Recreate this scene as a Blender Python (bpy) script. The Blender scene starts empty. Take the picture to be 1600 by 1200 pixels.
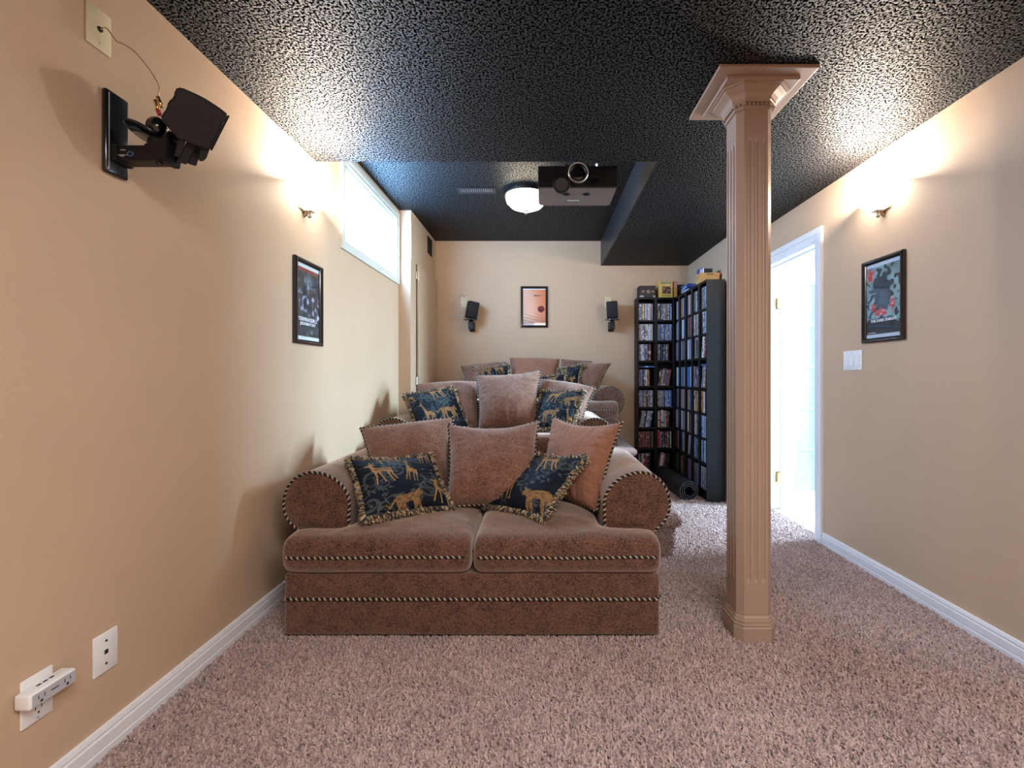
import bpy, bmesh, math, random
import numpy as np
from mathutils import Vector, Matrix, Quaternion, noise
from mathutils.bvhtree import BVHTree

random.seed(7)
np.random.seed(7)
scene = bpy.context.scene
COL = scene.collection
PI = math.pi

# ------------------------------------------------------------------ camera
CAM_Z, F = 1.075, 720.0
cam_data = bpy.data.cameras.new('camera')
cam_data.sensor_fit = 'HORIZONTAL'
cam_data.sensor_width = 36.0
cam_data.lens = F * 36.0 / 1600.0
cam_data.shift_x = -45.0 / 1600.0
cam_data.shift_y = -13.0 / 1600.0
cam_data.clip_start = 0.02
cam = bpy.data.objects.new('camera', cam_data)
cam.location = (0, 0, CAM_Z)
cam.rotation_euler = (PI / 2, 0, 0)
COL.objects.link(cam)
scene.camera = cam

# ------------------------------------------------------------------ world, exposure
world = bpy.data.worlds.new('world')
scene.world = world
world.use_nodes = True
world.node_tree.nodes['Background'].inputs['Color'].default_value = (0.75, 0.85, 1.0, 1)
world.node_tree.nodes['Background'].inputs['Strength'].default_value = 0.6
vs = scene.view_settings
vs.view_transform = 'Standard'
try:
    vs.look = 'None'
except Exception:
    pass
vs.exposure = 1.70
vs.gamma = 1.0
vs.use_curve_mapping = False


def light(name, kind, loc, power, color, size=0.05, rot=(0, 0, 0), size_y=None):
    d = bpy.data.lights.new(name, kind)
    d.energy = power
    d.color = color
    if kind == 'AREA':
        d.size = size
        if size_y:
            d.shape = 'RECTANGLE'
            d.size_y = size_y
    else:
        d.shadow_soft_size = size
    o = bpy.data.objects.new(name, d)
    o.location = loc
    o.rotation_euler = rot
    COL.objects.link(o)
    return o


WARM = (1.0, 0.90, 0.79)
COOL = (0.62, 0.82, 1.0)
# unseen fill light added to brighten the near walls and carpet, behind the camera
light('front_fill_light', 'AREA', (0.65, -0.35, 2.2), 27, (0.98, 0.95, 0.95), 1.6, (0, 0, 0), 0.8)
# bulbs of the two wall sconces
light('sconce_bulb_left', 'POINT', (-1.13, 2.40, 2.045), 15, WARM, 0.03)
light('sconce_bulb_right', 'POINT', (1.675, 2.39, 2.045), 15, WARM, 0.03)
# daylight in the hall beyond the double door
light('hall_daylight', 'AREA', (3.35, 3.42, 1.75), 125, (0.50, 0.76, 1.0), 1.2, (0, math.radians(74), 0), 0.45)


# ------------------------------------------------------------------ helpers
W = {}


def setp(o, label=None, cat=None, group=None, kind=None):
    if label:
        o['label'] = label
    if cat:
        o['category'] = cat
    if group:
        o['group'] = group
    if kind:
        o['kind'] = kind
    return o


def attach(o, origin, parent):
    """Link o with its origin at world point `origin` (no rotation), under `parent`."""
    COL.objects.link(o)
    o.location = origin
    W[o.name] = Vector(origin)
    if parent is not None:
        o.parent = parent
        o.matrix_parent_inverse = Matrix.Translation(-W[parent.name])
    return o


def empty(name, loc, label=None, cat=None, group=None, kind=None):
    o = bpy.data.objects.new(name, None)
    o.empty_display_size = 0.05
    attach(o, Vector(loc), None)
    return setp(o, label, cat, group, kind)


def finish(name, bm, mats, parent=None, smooth=False, label=None, cat=None, group=None, kind=None, angle=None):
    bm.normal_update()
    xs = [v.co for v in bm.verts]
    lo = Vector((min(v.x for v in xs), min(v.y for v in xs), min(v.z for v in xs)))
    hi = Vector((max(v.x for v in xs), max(v.y for v in xs), max(v.z for v in xs)))
    org = Vector(((lo.x + hi.x) / 2, (lo.y + hi.y) / 2, lo.z))
    bmesh.ops.translate(bm, verts=bm.verts, vec=-org)
    me = bpy.data.meshes.new(name)
    bm.to_mesh(me)
    bm.free()
    if not isinstance(mats, (list, tuple)):
        mats = [mats]
    for m in mats:
        me.materials.append(m)
    if smooth:
        me.polygons.foreach_set('use_smooth', [True] * len(me.polygons))
        if angle:
            me.set_sharp_from_angle(angle=math.radians(angle))
    o = bpy.data.objects.new(name, me)
    attach(o, org, parent)
    return setp(o, label, cat, group, kind)


def from_np(name, verts, faces, mats, parent=None, smooth=True, colors=None, label=None, cat=None, group=None, kind=None):
    v = np.asarray(verts, dtype=float)
    lo, hi = v.min(0), v.max(0)
    org = np.array([(lo[0] + hi[0]) / 2, (lo[1] + hi[1]) / 2, lo[2]])
    me = bpy.data.meshes.new(name)
    me.from_pydata((v - org).tolist(), [], faces)
    if not isinstance(mats, (list, tuple)):
        mats = [mats]
    for m in mats:
        me.materials.append(m)
    if smooth:
        me.polygons.foreach_set('use_smooth', [True] * len(me.polygons))
    if colors is not None:
        a = me.color_attributes.new('Col', 'FLOAT_COLOR', 'POINT')
        c = np.ones((len(v), 4), dtype=np.float32)
        c[:, :3] = colors
        a.data.foreach_set('color', c.ravel())
    me.update()
    o = bpy.data.objects.new(name, me)
    attach(o, Vector(org), parent)
    return setp(o, label, cat, group, kind)


def bm_box(bm, x0, x1, y0, y1, z0, z1, bev=0.0, seg=2, M=None):
    r = bmesh.ops.create_cube(bm, size=1.0)
    vs_ = r['verts']
    for v in vs_:
        v.co = Vector(((x0 + x1) / 2 + v.co.x * (x1 - x0), (y0 + y1) / 2 + v.co.y * (y1 - y0), (z0 + z1) / 2 + v.co.z * (z1 - z0)))
    new = vs_
    if bev > 0:
        es = list({e for v in vs_ for e in v.link_edges})
        rb = bmesh.ops.bevel(bm, geom=es, offset=bev, segments=seg, profile=0.5, affect='EDGES', clamp_overlap=True)
        new = list({v for f in rb['faces'] for v in f.verts} | {v for v in vs_ if v.is_valid})
    if M is not None:
        bmesh.ops.transform(bm, matrix=M, verts=new)
    return new


def box(name, x0, x1, y0, y1, z0, z1, mat, parent=None, bev=0.0, seg=2, smooth=False, M=None, **kw):
    bm = bmesh.new()
    bm_box(bm, x0, x1, y0, y1, z0, z1, bev, seg, M)
    return finish(name, bm, mat, parent, smooth, **kw)


def bm_prism(bm, poly, axis, a, b, M=None):
    """poly: list of 2-D points; axis 'x'|'y'|'z' extrudes between a and b."""
    def mk(p, t):
        if axis == 'x':
            return Vector((t, p[0], p[1]))
        if axis == 'y':
            return Vector((p[0], t, p[1]))
        return Vector((p[0], p[1], t))
    A = [bm.verts.new(mk(p, a)) for p in poly]
    B = [bm.verts.new(mk(p, b)) for p in poly]
    n = len(poly)
    for i in range(n):
        bm.faces.new((A[i], A[(i + 1) % n], B[(i + 1) % n], B[i]))
    bm.faces.new(A[::-1])
    bm.faces.new(B)
    bmesh.ops.recalc_face_normals(bm, faces=bm.faces)
    if M is not None:
        bmesh.ops.transform(bm, matrix=M, verts=A + B)
    return A + B


def bm_lathe(bm, prof, n=32, M=None, a0=0.0, a1=2 * PI):
    """prof: (r, z) list; revolved about z."""
    full = abs(a1 - a0 - 2 * PI) < 1e-6
    rings = []
    for r, z in prof:
        ring = []
        if r < 1e-6:
            ring = [bm.verts.new((0, 0, z))]
        else:
            for k in range(n if full else n + 1):
                t = a0 + (a1 - a0) * k / n
                ring.append(bm.verts.new((r * math.cos(t), r * math.sin(t), z)))
        rings.append(ring)
    for A, B in zip(rings[:-1], rings[1:]):
        m = max(len(A), len(B))
        cnt = m if full else m - 1
        for k in range(cnt):
            k2 = (k + 1) % m
            if len(A) == 1 and len(B) == 1:
                continue
            if len(A) == 1:
                bm.faces.new((A[0], B[k2], B[k]))
            elif len(B) == 1:
                bm.faces.new((A[k], A[k2], B[0]))
            else:
                bm.faces.new((A[k], A[k2], B[k2], B[k]))
    vs_ = [v for r in rings for v in r]
    bmesh.ops.recalc_face_normals(bm, faces=bm.faces)
    if M is not None:
        bmesh.ops.transform(bm, matrix=M, verts=vs_)
    return vs_


def lathe(name, prof, mat, parent=None, n=32, M=None, smooth=True, angle=40, **kw):
    bm = bmesh.new()
    bm_lathe(bm, prof, n, M)
    return finish(name, bm, mat, parent, smooth, angle=angle, **kw)


def T(x, y, z):
    return Matrix.Translation((x, y, z))


def resample(pts, step, closed=False):
    p = [np.array(q, float) for q in pts]
    if closed:
        p = p + [p[0]]
    seg = [np.linalg.norm(b - a) for a, b in zip(p[:-1], p[1:])]
    tot = sum(seg)
    n = max(2, int(round(tot / step)))
    out = []
    i, acc = 0, 0.0
    for k in range(n if closed else n + 1):
        s = tot * k / n
        while i < len(seg) - 1 and acc + seg[i] < s:
            acc += seg[i]
            i += 1
        t = 0 if seg[i] < 1e-9 else (s - acc) / seg[i]
        out.append(p[i] + (p[i + 1] - p[i]) * min(1, t))
    return out, tot


def smooth_path(pts, n=8, closed=False):
    """Catmull-Rom."""
    P = [np.array(q, float) for q in pts]
    out = []
    m = len(P)
    rng = range(m) if closed else range(m - 1)
    for i in rng:
        if closed:
            a, b, c, d = P[(i - 1) % m], P[i], P[(i + 1) % m], P[(i + 2) % m]
        else:
            a, b, c, d = P[max(i - 1, 0)], P[i], P[i + 1], P[min(i + 2, m - 1)]
        for k in range(n):
            t = k / n
            out.append(0.5 * ((2 * b) + (-a + c) * t + (2 * a - 5 * b + 4 * c - d) * t * t + (-a + 3 * b - 3 * c + d) * t ** 3))
    if not closed:
        out.append(P[-1])
    return out


def tube_np(pts, r, sides=8, closed=False, step=None, twist=None):
    """Returns verts, faces, (arc length, angle) per vertex; twist = pitch of a two-strand cord."""
    if step:
        pts, tot = resample(pts, step, closed)
    pts = [np.array(p, float) for p in pts]
    n = len(pts)
    tans = []
    for i in range(n):
        a = pts[(i - 1) % n] if (closed or i > 0) else pts[i]
        b = pts[(i + 1) % n] if (closed or i < n - 1) else pts[i]
        t = b - a
        tans.append(t / (np.linalg.norm(t) + 1e-12))
    up = np.array([0, 0, 1.0])
    if abs(tans[0][2]) > 0.9:
        up = np.array([1.0, 0, 0])
    u = np.cross(tans[0], up)
    u /= np.linalg.norm(u)
    V, S = [], []
    s = 0.0
    for i in range(n):
        if i > 0:
            s += np.linalg.norm(pts[i] - pts[i - 1])
        u = u - tans[i] * np.dot(u, tans[i])
        u /= np.linalg.norm(u) + 1e-12
        w = np.cross(tans[i], u)
        for k in range(sides):
            ang = 2 * PI * k / sides
            rr = r
            if twist:
                rr = r * (0.72 + 0.34 * abs(math.sin(ang - 2 * PI * s / twist)))
            V.append(pts[i] + (u * math.cos(ang) + w * math.sin(ang)) * rr)
            S.append((s, ang))
    Fc = []
    for i in range(n if closed else n - 1):
        j = (i + 1) % n
        for k in range(sides):
            k2 = (k + 1) % sides
            Fc.append((i * sides + k, i * sides + k2, j * sides + k2, j * sides + k))
    if not closed:
        Fc.append(tuple(range(sides))[::-1])
        Fc.append(tuple((n - 1) * sides + k for k in range(sides)))
    return V, Fc, S


def tube(name, pts, r, mat, parent=None, sides=8, closed=False, step=None, **kw):
    V, Fc, S = tube_np(pts, r, sides, closed, step)
    return from_np(name, V, Fc, mat, parent, True, **kw)


CREAM, NEARBLACK = np.array([0.44, 0.35, 0.25]), np.array([0.012, 0.009, 0.008])


def rope(name, pts, r, parent, closed=False, pitch=0.023, step=0.0036, sides=8):
    """Black and cream two-strand twisted cord."""
    V, Fc, S = tube_np(pts, r, sides, closed, step, pitch)
    cols = []
    for s, ang in S:
        ph = (ang / PI - 2 * s / pitch) % 2.0
        cols.append(CREAM if ph < 0.62 else NEARBLACK)
    return from_np(name, V, Fc, M_CORD, parent, True, np.array(cols))


def text(name, body, size, mat, parent, M, extrude=0.0004, align='CENTER', label=None, bold=0.0):
    cu = bpy.data.curves.new(name, 'FONT')
    cu.body = body
    cu.size = size
    cu.align_x = align
    cu.align_y = 'CENTER'
    cu.extrude = extrude
    cu.offset = bold
    tmp = bpy.data.objects.new(name + '_tmp', cu)
    COL.objects.link(tmp)
    dg = bpy.context.evaluated_depsgraph_get()
    me = bpy.data.meshes.new_from_object(tmp.evaluated_get(dg))
    bpy.data.objects.remove(tmp)
    bpy.data.curves.remove(cu)
    bm = bmesh.new()
    bm.from_mesh(me)
    bpy.data.meshes.remove(me)
    bmesh.ops.transform(bm, matrix=M, verts=bm.verts)
    return finish(name, bm, mat, parent, False, label=label)


# ------------------------------------------------------------------ materials
def new_mat(name):
    m = bpy.data.materials.new(name)
    m.use_nodes = True
    nt = m.node_tree
    b = nt.nodes['Principled BSDF']
    return m, nt, b


def setb(b, **kw):
    for k, v in kw.items():
        i = b.inputs.get(k)
        if i is not None:
            i.default_value = v


def c4(c):
    return (c[0], c[1], c[2], 1.0)


def N(nt, kind, **props):
    n = nt.nodes.new(kind)
    for k, v in props.items():
        setattr(n, k, v)
    return n


def paint(name, col, rough=0.5, var=0.06, scale=6.0, bump=0.0, bscale=200.0, metal=0.0, spec=0.5, sheen=0.0, sheen_tint=None, coat=0.0, bdist=0.002):
    m, nt, b = new_mat(name)
    tc = N(nt, 'ShaderNodeTexCoord')
    ns = N(nt, 'ShaderNodeTexNoise')
    ns.inputs['Scale'].default_value = scale
    ns.inputs['Detail'].default_value = 5
    nt.links.new(tc.outputs['Object'], ns.inputs['Vector'])
    ramp = N(nt, 'ShaderNodeValToRGB')
    ramp.color_ramp.elements[0].position = 0.3
    ramp.color_ramp.elements[1].position = 0.7
    ramp.color_ramp.elements[0].color = c4([x * (1 - var) for x in col])
    ramp.color_ramp.elements[1].color = c4([x * (1 + var) for x in col])
    nt.links.new(ns.outputs['Fac'], ramp.inputs['Fac'])
    nt.links.new(ramp.outputs['Color'], b.inputs['Base Color'])
    setb(b, Roughness=rough, Metallic=metal)
    b.inputs['Specular IOR Level'].default_value = spec
    if sheen:
        b.inputs['Sheen Weight'].default_value = sheen
        b.inputs['Sheen Roughness'].default_value = 0.4
        b.inputs['Sheen Tint'].default_value = c4(sheen_tint or (1, 1, 1))
    if coat:
        b.inputs['Coat Weight'].default_value = coat
        b.inputs['Coat Roughness'].default_value = 0.08
    if bump:
        n2 = N(nt, 'ShaderNodeTexNoise')
        n2.inputs['Scale'].default_value = bscale
        n2.inputs['Detail'].default_value = 3
        nt.links.new(tc.outputs['Object'], n2.inputs['Vector'])
        bp = N(nt, 'ShaderNodeBump')
        bp.inputs['Strength'].default_value = bump
        bp.inputs['Distance'].default_value = bdist
        nt.links.new(n2.outputs['Fac'], bp.inputs['Height'])
        nt.links.new(bp.outputs['Normal'], b.inputs['Normal'])
    return m


def emit_mat(name, col, strength):
    m, nt, b = new_mat(name)
    setb(b, Roughness=0.3)
    b.inputs['Base Color'].default_value = c4((0.8, 0.8, 0.8))
    b.inputs['Emission Color'].default_value = c4(col)
    b.inputs['Emission Strength'].default_value = strength
    # faint woven / blown texture in the base
    ns = N(nt, 'ShaderNodeTexNoise')
    ns.inputs['Scale'].default_value = 300
    bp = N(nt, 'ShaderNodeBump')
    bp.inputs['Strength'].default_value = 0.1
    nt.links.new(ns.outputs['Fac'], bp.inputs['Height'])
    nt.links.new(bp.outputs['Normal'], b.inputs['Normal'])
    return m


def attr_mat(name, rough=0.8, sheen=0.0, spec=0.3, bump=0.0, bscale=500, coat=0.0):
    m, nt, b = new_mat(name)
    at = N(nt, 'ShaderNodeAttribute', attribute_name='Col')
    nt.links.new(at.outputs['Color'], b.inputs['Base Color'])
    setb(b, Roughness=rough)
    b.inputs['Specular IOR Level'].default_value = spec
    if sheen:
        b.inputs['Sheen Weight'].default_value = sheen
    if coat:
        b.inputs['Coat Weight'].default_value = coat
        b.inputs['Coat Roughness'].default_value = 0.05
    if bump:
        tc = N(nt, 'ShaderNodeTexCoord')
        n2 = N(nt, 'ShaderNodeTexNoise')
        n2.inputs['Scale'].default_value = bscale
        nt.links.new(tc.outputs['Object'], n2.inputs['Vector'])
        bp = N(nt, 'ShaderNodeBump')
        bp.inputs['Strength'].default_value = bump
        bp.inputs['Distance'].default_value = 0.001
        nt.links.new(n2.outputs['Fac'], bp.inputs['Height'])
        nt.links.new(bp.outputs['Normal'], b.inputs['Normal'])
    return m


def chenille(name, light_c, dark_c, sheen=0.35, tint=(1.0, 0.75, 0.65)):
    """Mottled crushed-velvet upholstery: two tones broken up at two scales."""
    m, nt, b = new_mat(name)
    tc = N(nt, 'ShaderNodeTexCoord')
    n1 = N(nt, 'ShaderNodeTexNoise')
    n1.inputs['Scale'].default_value = 16
    n1.inputs['Detail'].default_value = 6
    n1.inputs['Distortion'].default_value = 0.8
    n2 = N(nt, 'ShaderNodeTexNoise')
    n2.inputs['Scale'].default_value = 175
    n2.inputs['Detail'].default_value = 4
    n2.inputs['Distortion'].default_value = 1.2
    for n in (n1, n2):
        nt.links.new(tc.outputs['Object'], n.inputs['Vector'])
    ad = N(nt, 'ShaderNodeMath', operation='MULTIPLY_ADD')
    nt.links.new(n1.outputs['Fac'], ad.inputs[0])
    ad.inputs[1].default_value = 0.28
    sub = N(nt, 'ShaderNodeMath', operation='MULTIPLY')
    nt.links.new(n2.outputs['Fac'], sub.inputs[0])
    sub.inputs[1].default_value = 1.02
    nt.links.new(sub.outputs[0], ad.inputs[2])
    ramp = N(nt, 'ShaderNodeValToRGB')
    ramp.color_ramp.elements[0].position = 0.50
    ramp.color_ramp.elements[1].position = 0.76
    ramp.color_ramp.elements[0].color = c4(dark_c)
    ramp.color_ramp.elements[1].color = c4(light_c)
    nt.links.new(ad.outputs[0], ramp.inputs['Fac'])
    nt.links.new(ramp.outputs['Color'], b.inputs['Base Color'])
    setb(b, Roughness=0.85)
    b.inputs['Specular IOR Level'].default_value = 0.2
    b.inputs['Sheen Weight'].default_value = sheen
    b.inputs['Sheen Roughness'].default_value = 0.5
    b.inputs['Sheen Tint'].default_value = c4(tint)
    bp = N(nt, 'ShaderNodeBump')
    bp.inputs['Strength'].default_value = 0.35
    bp.inputs['Distance'].default_value = 0.002
    nt.links.new(n2.outputs['Fac'], bp.inputs['Height'])
    nt.links.new(bp.outputs['Normal'], b.inputs['Normal'])
    return m


M_WALL = paint('wall_paint', (0.545, 0.388, 0.262), 0.55, 0.03, 3, 0.12, 350, spec=0.3)
M_WHITE = paint('white_trim_paint', (0.78, 0.78, 0.80), 0.35, 0.02, 5)
M_CREAMTRIM = paint('cream_window_paint', (0.60, 0.59, 0.53), 0.4, 0.02, 5)
M_COLUMN = paint('column_paint', (0.345, 0.240, 0.175), 0.42, 0.03, 4)
M_IVORY = paint('ivory_plastic', (0.62, 0.55, 0.36), 0.4, 0.03)
M_WPLASTIC = paint('white_plastic', (0.80, 0.80, 0.80), 0.3, 0.02)
M_GREYPLASTIC = paint('grey_plastic', (0.45, 0.46, 0.48), 0.4, 0.02)
M_DARKSLOT = paint('dark_slot', (0.01, 0.01, 0.01), 0.6, 0.05)
M_BLACK = paint('black_plastic', (0.006, 0.006, 0.007), 0.45, 0.1, 20, 0.08, 900, spec=0.3)
M_BLACKMATTE = paint('black_matte_plastic', (0.007, 0.007, 0.008), 0.55, 0.1, 20, 0.2, 900, spec=0.3)
M_BLACKGLOSS = paint('black_gloss_lacquer', (0.006, 0.006, 0.008), 0.18, 0.1, coat=0.5)
M_SATIN = paint('satin_black_paint', (0.013, 0.014, 0.017), 0.42, 0.06, 5, 0.05, 60)
M_WOOD = paint('black_brown_foil', (0.004, 0.004, 0.006), 0.45, 0.25, 30, 0.12, 500, spec=0.25)
M_GOLD = paint('polished_brass', (0.75, 0.50, 0.16), 0.22, 0.08, metal=1.0)
M_NICKEL = paint('brushed_nickel', (0.55, 0.50, 0.42), 0.3, 0.05, metal=1.0)
M_CHROME = paint('silver_ring_metal', (0.80, 0.81, 0.83), 0.42, 0.03, metal=1.0)
M_RED = paint('red_plastic', (0.45, 0.02, 0.03), 0.35, 0.05)
M_CARD = paint('tan_cardboard', (0.50, 0.31, 0.12), 0.7, 0.08, 12)
M_YELLOW = paint('yellow_card_box', (0.62, 0.42, 0.10), 0.45, 0.05)
M_BLUE = paint('blue_disc_plastic', (0.01, 0.06, 0.35), 0.25, 0.1)
M_PAPER = paint('white_paper', (0.75, 0.76, 0.80), 0.6, 0.02)
M_INK = paint('dark_ink', (0.02, 0.015, 0.015), 0.6, 0.05)
M_TEALINK = paint('teal_ink', (0.01, 0.22, 0.20), 0.6, 0.05)
M_WHITEINK = paint('white_ink', (0.80, 0.80, 0.82), 0.6, 0.02)
M_REDINK = paint('red_ink', (0.45, 0.05, 0.04), 0.6, 0.05)
M_PROJ = paint('bronze_grey_projector_shell', (0.125, 0.095, 0.08), 0.42, 0.03)
M_FOAM = paint('black_vinyl_roll', (0.009, 0.009, 0.010), 0.5, 0.15, 25, 0.2, 80)
M_COPPER = paint('clear_copper_wire', (0.55, 0.30, 0.16), 0.3, 0.1, metal=0.6)
M_CORD = attr_mat('twisted_cord_yarn', 0.7)
M_FRINGE = attr_mat('brush_fringe_yarn', 0.75, 0.2)
M_PRINTCLOTH = attr_mat('jacquard_cloth', 0.6, 0.0, 0.12, 0.25, 700)
M_POSTER = attr_mat('poster_print', 0.45)
M_CASEPRINT = attr_mat('case_print', 0.4)
M_SOFA = chenille('rust_brown_chenille', (0.165, 0.077, 0.048), (0.018, 0.0075, 0.0045), 0.75, (1.0, 0.80, 0.68))
M_PILLOW = chenille('rose_brown_velvet', (0.265, 0.132, 0.088), (0.080, 0.035, 0.022), 0.4, (1.0, 0.80, 0.70))
M_SATINPILLOW = chenille('copper_satin_velvet', (0.330, 0.150, 0.092), (0.190, 0.076, 0.043), 0.4)
M_SHADE = emit_mat('lit_frosted_glass_shade', (1.0, 0.88, 0.74), 5.0)
M_DOME = emit_mat('lit_alabaster_glass', (1.0, 0.88, 0.64), 8.0)
M_BLIND = emit_mat('daylit_roller_blind', (0.26, 0.56, 1.0), 15.0)


def glass_mat(name, tint=(1, 1, 1), rough=0.02, gloss=0.10, transp=1.0):
    m = bpy.data.materials.new(name)
    m.use_nodes = True
    nt = m.node_tree
    nt.nodes.remove(nt.nodes['Principled BSDF'])
    out = nt.nodes['Material Output']
    tr = N(nt, 'ShaderNodeBsdfTransparent')
    tr.inputs['Color'].default_value = c4(tint)
    gl = N(nt, 'ShaderNodeBsdfGlossy')
    gl.inputs['Roughness'].default_value = rough
    lw = N(nt, 'ShaderNodeFresnel')
    lw.inputs['IOR'].default_value = 1.45
    mx = N(nt, 'ShaderNodeMixShader')
    ge = N(nt, 'ShaderNodeNewGeometry')
    inv = N(nt, 'ShaderNodeMath', operation='SUBTRACT')
    inv.inputs[0].default_value = 1.0
    nt.links.new(ge.outputs['Backfacing'], inv.inputs[1])
    mul = N(nt, 'ShaderNodeMath', operation='MULTIPLY')
    nt.links.new(lw.outputs[0], mul.inputs[0])
    nt.links.new(inv.outputs[0], mul.inputs[1])
    nt.links.new(mul.outputs[0], mx.inputs[0])
    nt.links.new(tr.outputs[0], mx.inputs[1])
    nt.links.new(gl.outputs[0], mx.inputs[2])
    nt.links.new(mx.outputs[0], out.inputs['Surface'])
    return m


M_GLASS = glass_mat('clear_picture_glass')


def frosted():
    m, nt, b = new_mat('frosted_door_glass')
    tc = N(nt, 'ShaderNodeTexCoord')
    ns = N(nt, 'ShaderNodeTexNoise')
    ns.inputs['Scale'].default_value = 14
    nt.links.new(tc.outputs['Object'], ns.inputs['Vector'])
    ramp = N(nt, 'ShaderNodeValToRGB')
    ramp.color_ramp.elements[0].color = c4((0.30, 0.46, 0.46))
    ramp.color_ramp.elements[1].color = c4((0.42, 0.58, 0.58))
    nt.links.new(ns.outputs['Fac'], ramp.inputs['Fac'])
    nt.links.new(ramp.outputs['Color'], b.inputs['Base Color'])
    setb(b, Roughness=0.25)
    b.inputs['Transmission Weight'].default_value = 0.35
    return m


M_FROST = frosted()


def ceiling_mat():
    """Knock-down texture under glossy black paint: smooth plateaus, matt pits between them."""
    m, nt, b = new_mat('black_stippled_ceiling_paint')
    tc = N(nt, 'ShaderNodeTexCoord')
    n1 = N(nt, 'ShaderNodeTexNoise')
    n1.inputs['Scale'].default_value = 122
    n1.inputs['Detail'].default_value = 2.5
    n1.inputs['Roughness'].default_value = 0.55
    nt.links.new(tc.outputs['Object'], n1.inputs['Vector'])
    ramp = N(nt, 'ShaderNodeValToRGB')
    ramp.color_ramp.elements[0].position = 0.475
    ramp.color_ramp.elements[1].position = 0.53
    nt.links.new(n1.outputs['Fac'], ramp.inputs['Fac'])
    bp = N(nt, 'ShaderNodeBump')
    bp.inputs['Strength'].default_value = 0.7
    bp.inputs['Distance'].default_value = 0.006
    nt.links.new(n1.outputs['Fac'], bp.inputs['Height'])
    nt.links.new(bp.outputs['Normal'], b.inputs['Normal'])
    col = N(nt, 'ShaderNodeMix', data_type='RGBA')
    col.inputs['A'].default_value = c4((0.002, 0.002, 0.002))
    col.inputs['B'].default_value = c4((0.009, 0.009, 0.011))
    b.inputs['IOR'].default_value = 1.5
    nt.links.new(ramp.outputs['Color'], col.inputs['Factor'])
    nt.links.new(col.outputs['Result'], b.inputs['Base Color'])
    for sock, lo, hi in (('Roughness', 0.95, 0.50), ('Specular IOR Level', 0.0, 0.80)):
        mr = N(nt, 'ShaderNodeMapRange')
        mr.inputs['To Min'].default_value = lo
        mr.inputs['To Max'].default_value = hi
        nt.links.new(ramp.outputs['Color'], mr.inputs['Value'])
        nt.links.new(mr.outputs['Result'], b.inputs[sock])
    return m


M_CEIL = ceiling_mat()


def carpet_mat(name, fibre):
    m, nt, b = new_mat(name)
    tc = N(nt, 'ShaderNodeTexCoord')
    ge = N(nt, 'ShaderNodeNewGeometry')
    n1 = N(nt, 'ShaderNodeTexNoise')
    n1.inputs['Scale'].default_value = 2.2
    n1.inputs['Detail'].default_value = 4
    nt.links.new(ge.outputs['Position'], n1.inputs['Vector'])
    oi = N(nt, 'ShaderNodeObjectInfo')
    ramp = N(nt, 'ShaderNodeValToRGB')
    ramp.color_ramp.elements[0].color = c4((0.180, 0.120, 0.112))
    ramp.color_ramp.elements[1].color = c4((0.62, 0.465, 0.425))
    ad = N(nt, 'ShaderNodeMath', operation='MULTIPLY_ADD')
    ad.inputs[1].default_value = 0.55
    if fibre:
        nt.links.new(oi.outputs['Random'], ad.inputs[0])
    else:
        n2 = N(nt, 'ShaderNodeTexNoise')
        n2.inputs['Scale'].default_value = 160
        nt.links.new(ge.outputs['Position'], n2.inputs['Vector'])
        nt.links.new(n2.outputs['Fac'], ad.inputs[0])
    hf = N(nt, 'ShaderNodeMath', operation='MULTIPLY')
    nt.links.new(n1.outputs['Fac'], hf.inputs[0])
    hf.inputs[1].default_value = 0.5
    nt.links.new(hf.outputs[0], ad.inputs[2])
    nt.links.new(ad.outputs[0], ramp.inputs['Fac'])
    nt.links.new(ramp.outputs['Color'], b.inputs['Base Color'])
    setb(b, Roughness=0.9)
    b.inputs['Specular IOR Level'].default_value = 0.15
    b.inputs['Sheen Weight'].default_value = 0.2
    return m


M_CARPET = carpet_mat('carpet_backing', False)
M_PILE = carpet_mat('carpet_pile_yarn', True)


def spine_mat(name, col, ink):
    """Printed paper of a disc case: colour field broken by small blocks of lettering-like print."""
    m, nt, b = new_mat(name)
    tc = N(nt, 'ShaderNodeTexCoord')
    oi = N(nt, 'ShaderNodeObjectInfo')
    mp = N(nt, 'ShaderNodeMapping')
    mp.inputs['Scale'].default_value = (12, 12, 30)
    nt.links.new(tc.outputs['Object'], mp.inputs['Vector'])
    off = N(nt, 'ShaderNodeVectorMath', operation='SCALE')
    cmb = N(nt, 'ShaderNodeCombineXYZ')
    for k in range(3):
        nt.links.new(oi.outputs['Random'], cmb.inputs[k])
    nt.links.new(cmb.outputs[0], off.inputs[0])
    off.inputs['Scale'].default_value = 77
    add = N(nt, 'ShaderNodeVectorMath', operation='ADD')
    nt.links.new(mp.outputs[0], add.inputs[0])
    nt.links.new(off.outputs[0], add.inputs[1])
    ns = N(nt, 'ShaderNodeTexNoise')
    ns.inputs['Scale'].default_value = 1.0
    ns.inputs['Detail'].default_value = 2
    nt.links.new(add.outputs[0], ns.inputs['Vector'])
    ramp = N(nt, 'ShaderNodeValToRGB')
    ramp.color_ramp.interpolation = 'CONSTANT'
    ramp.color_ramp.elements[0].position = 0.0
    ramp.color_ramp.elements[0].color = c4([x * 0.35 for x in col])
    ramp.color_ramp.elements[1].position = 0.38
    ramp.color_ramp.elements[1].color = c4(col)
    e = ramp.color_ramp.elements.new(0.62)
    e.color = c4(ink)
    nt.links.new(ns.outputs['Fac'], ramp.inputs['Fac'])
    nt.links.new(ramp.outputs['Color'], b.inputs['Base Color'])
    setb(b, Roughness=0.3)
    return m


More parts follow.
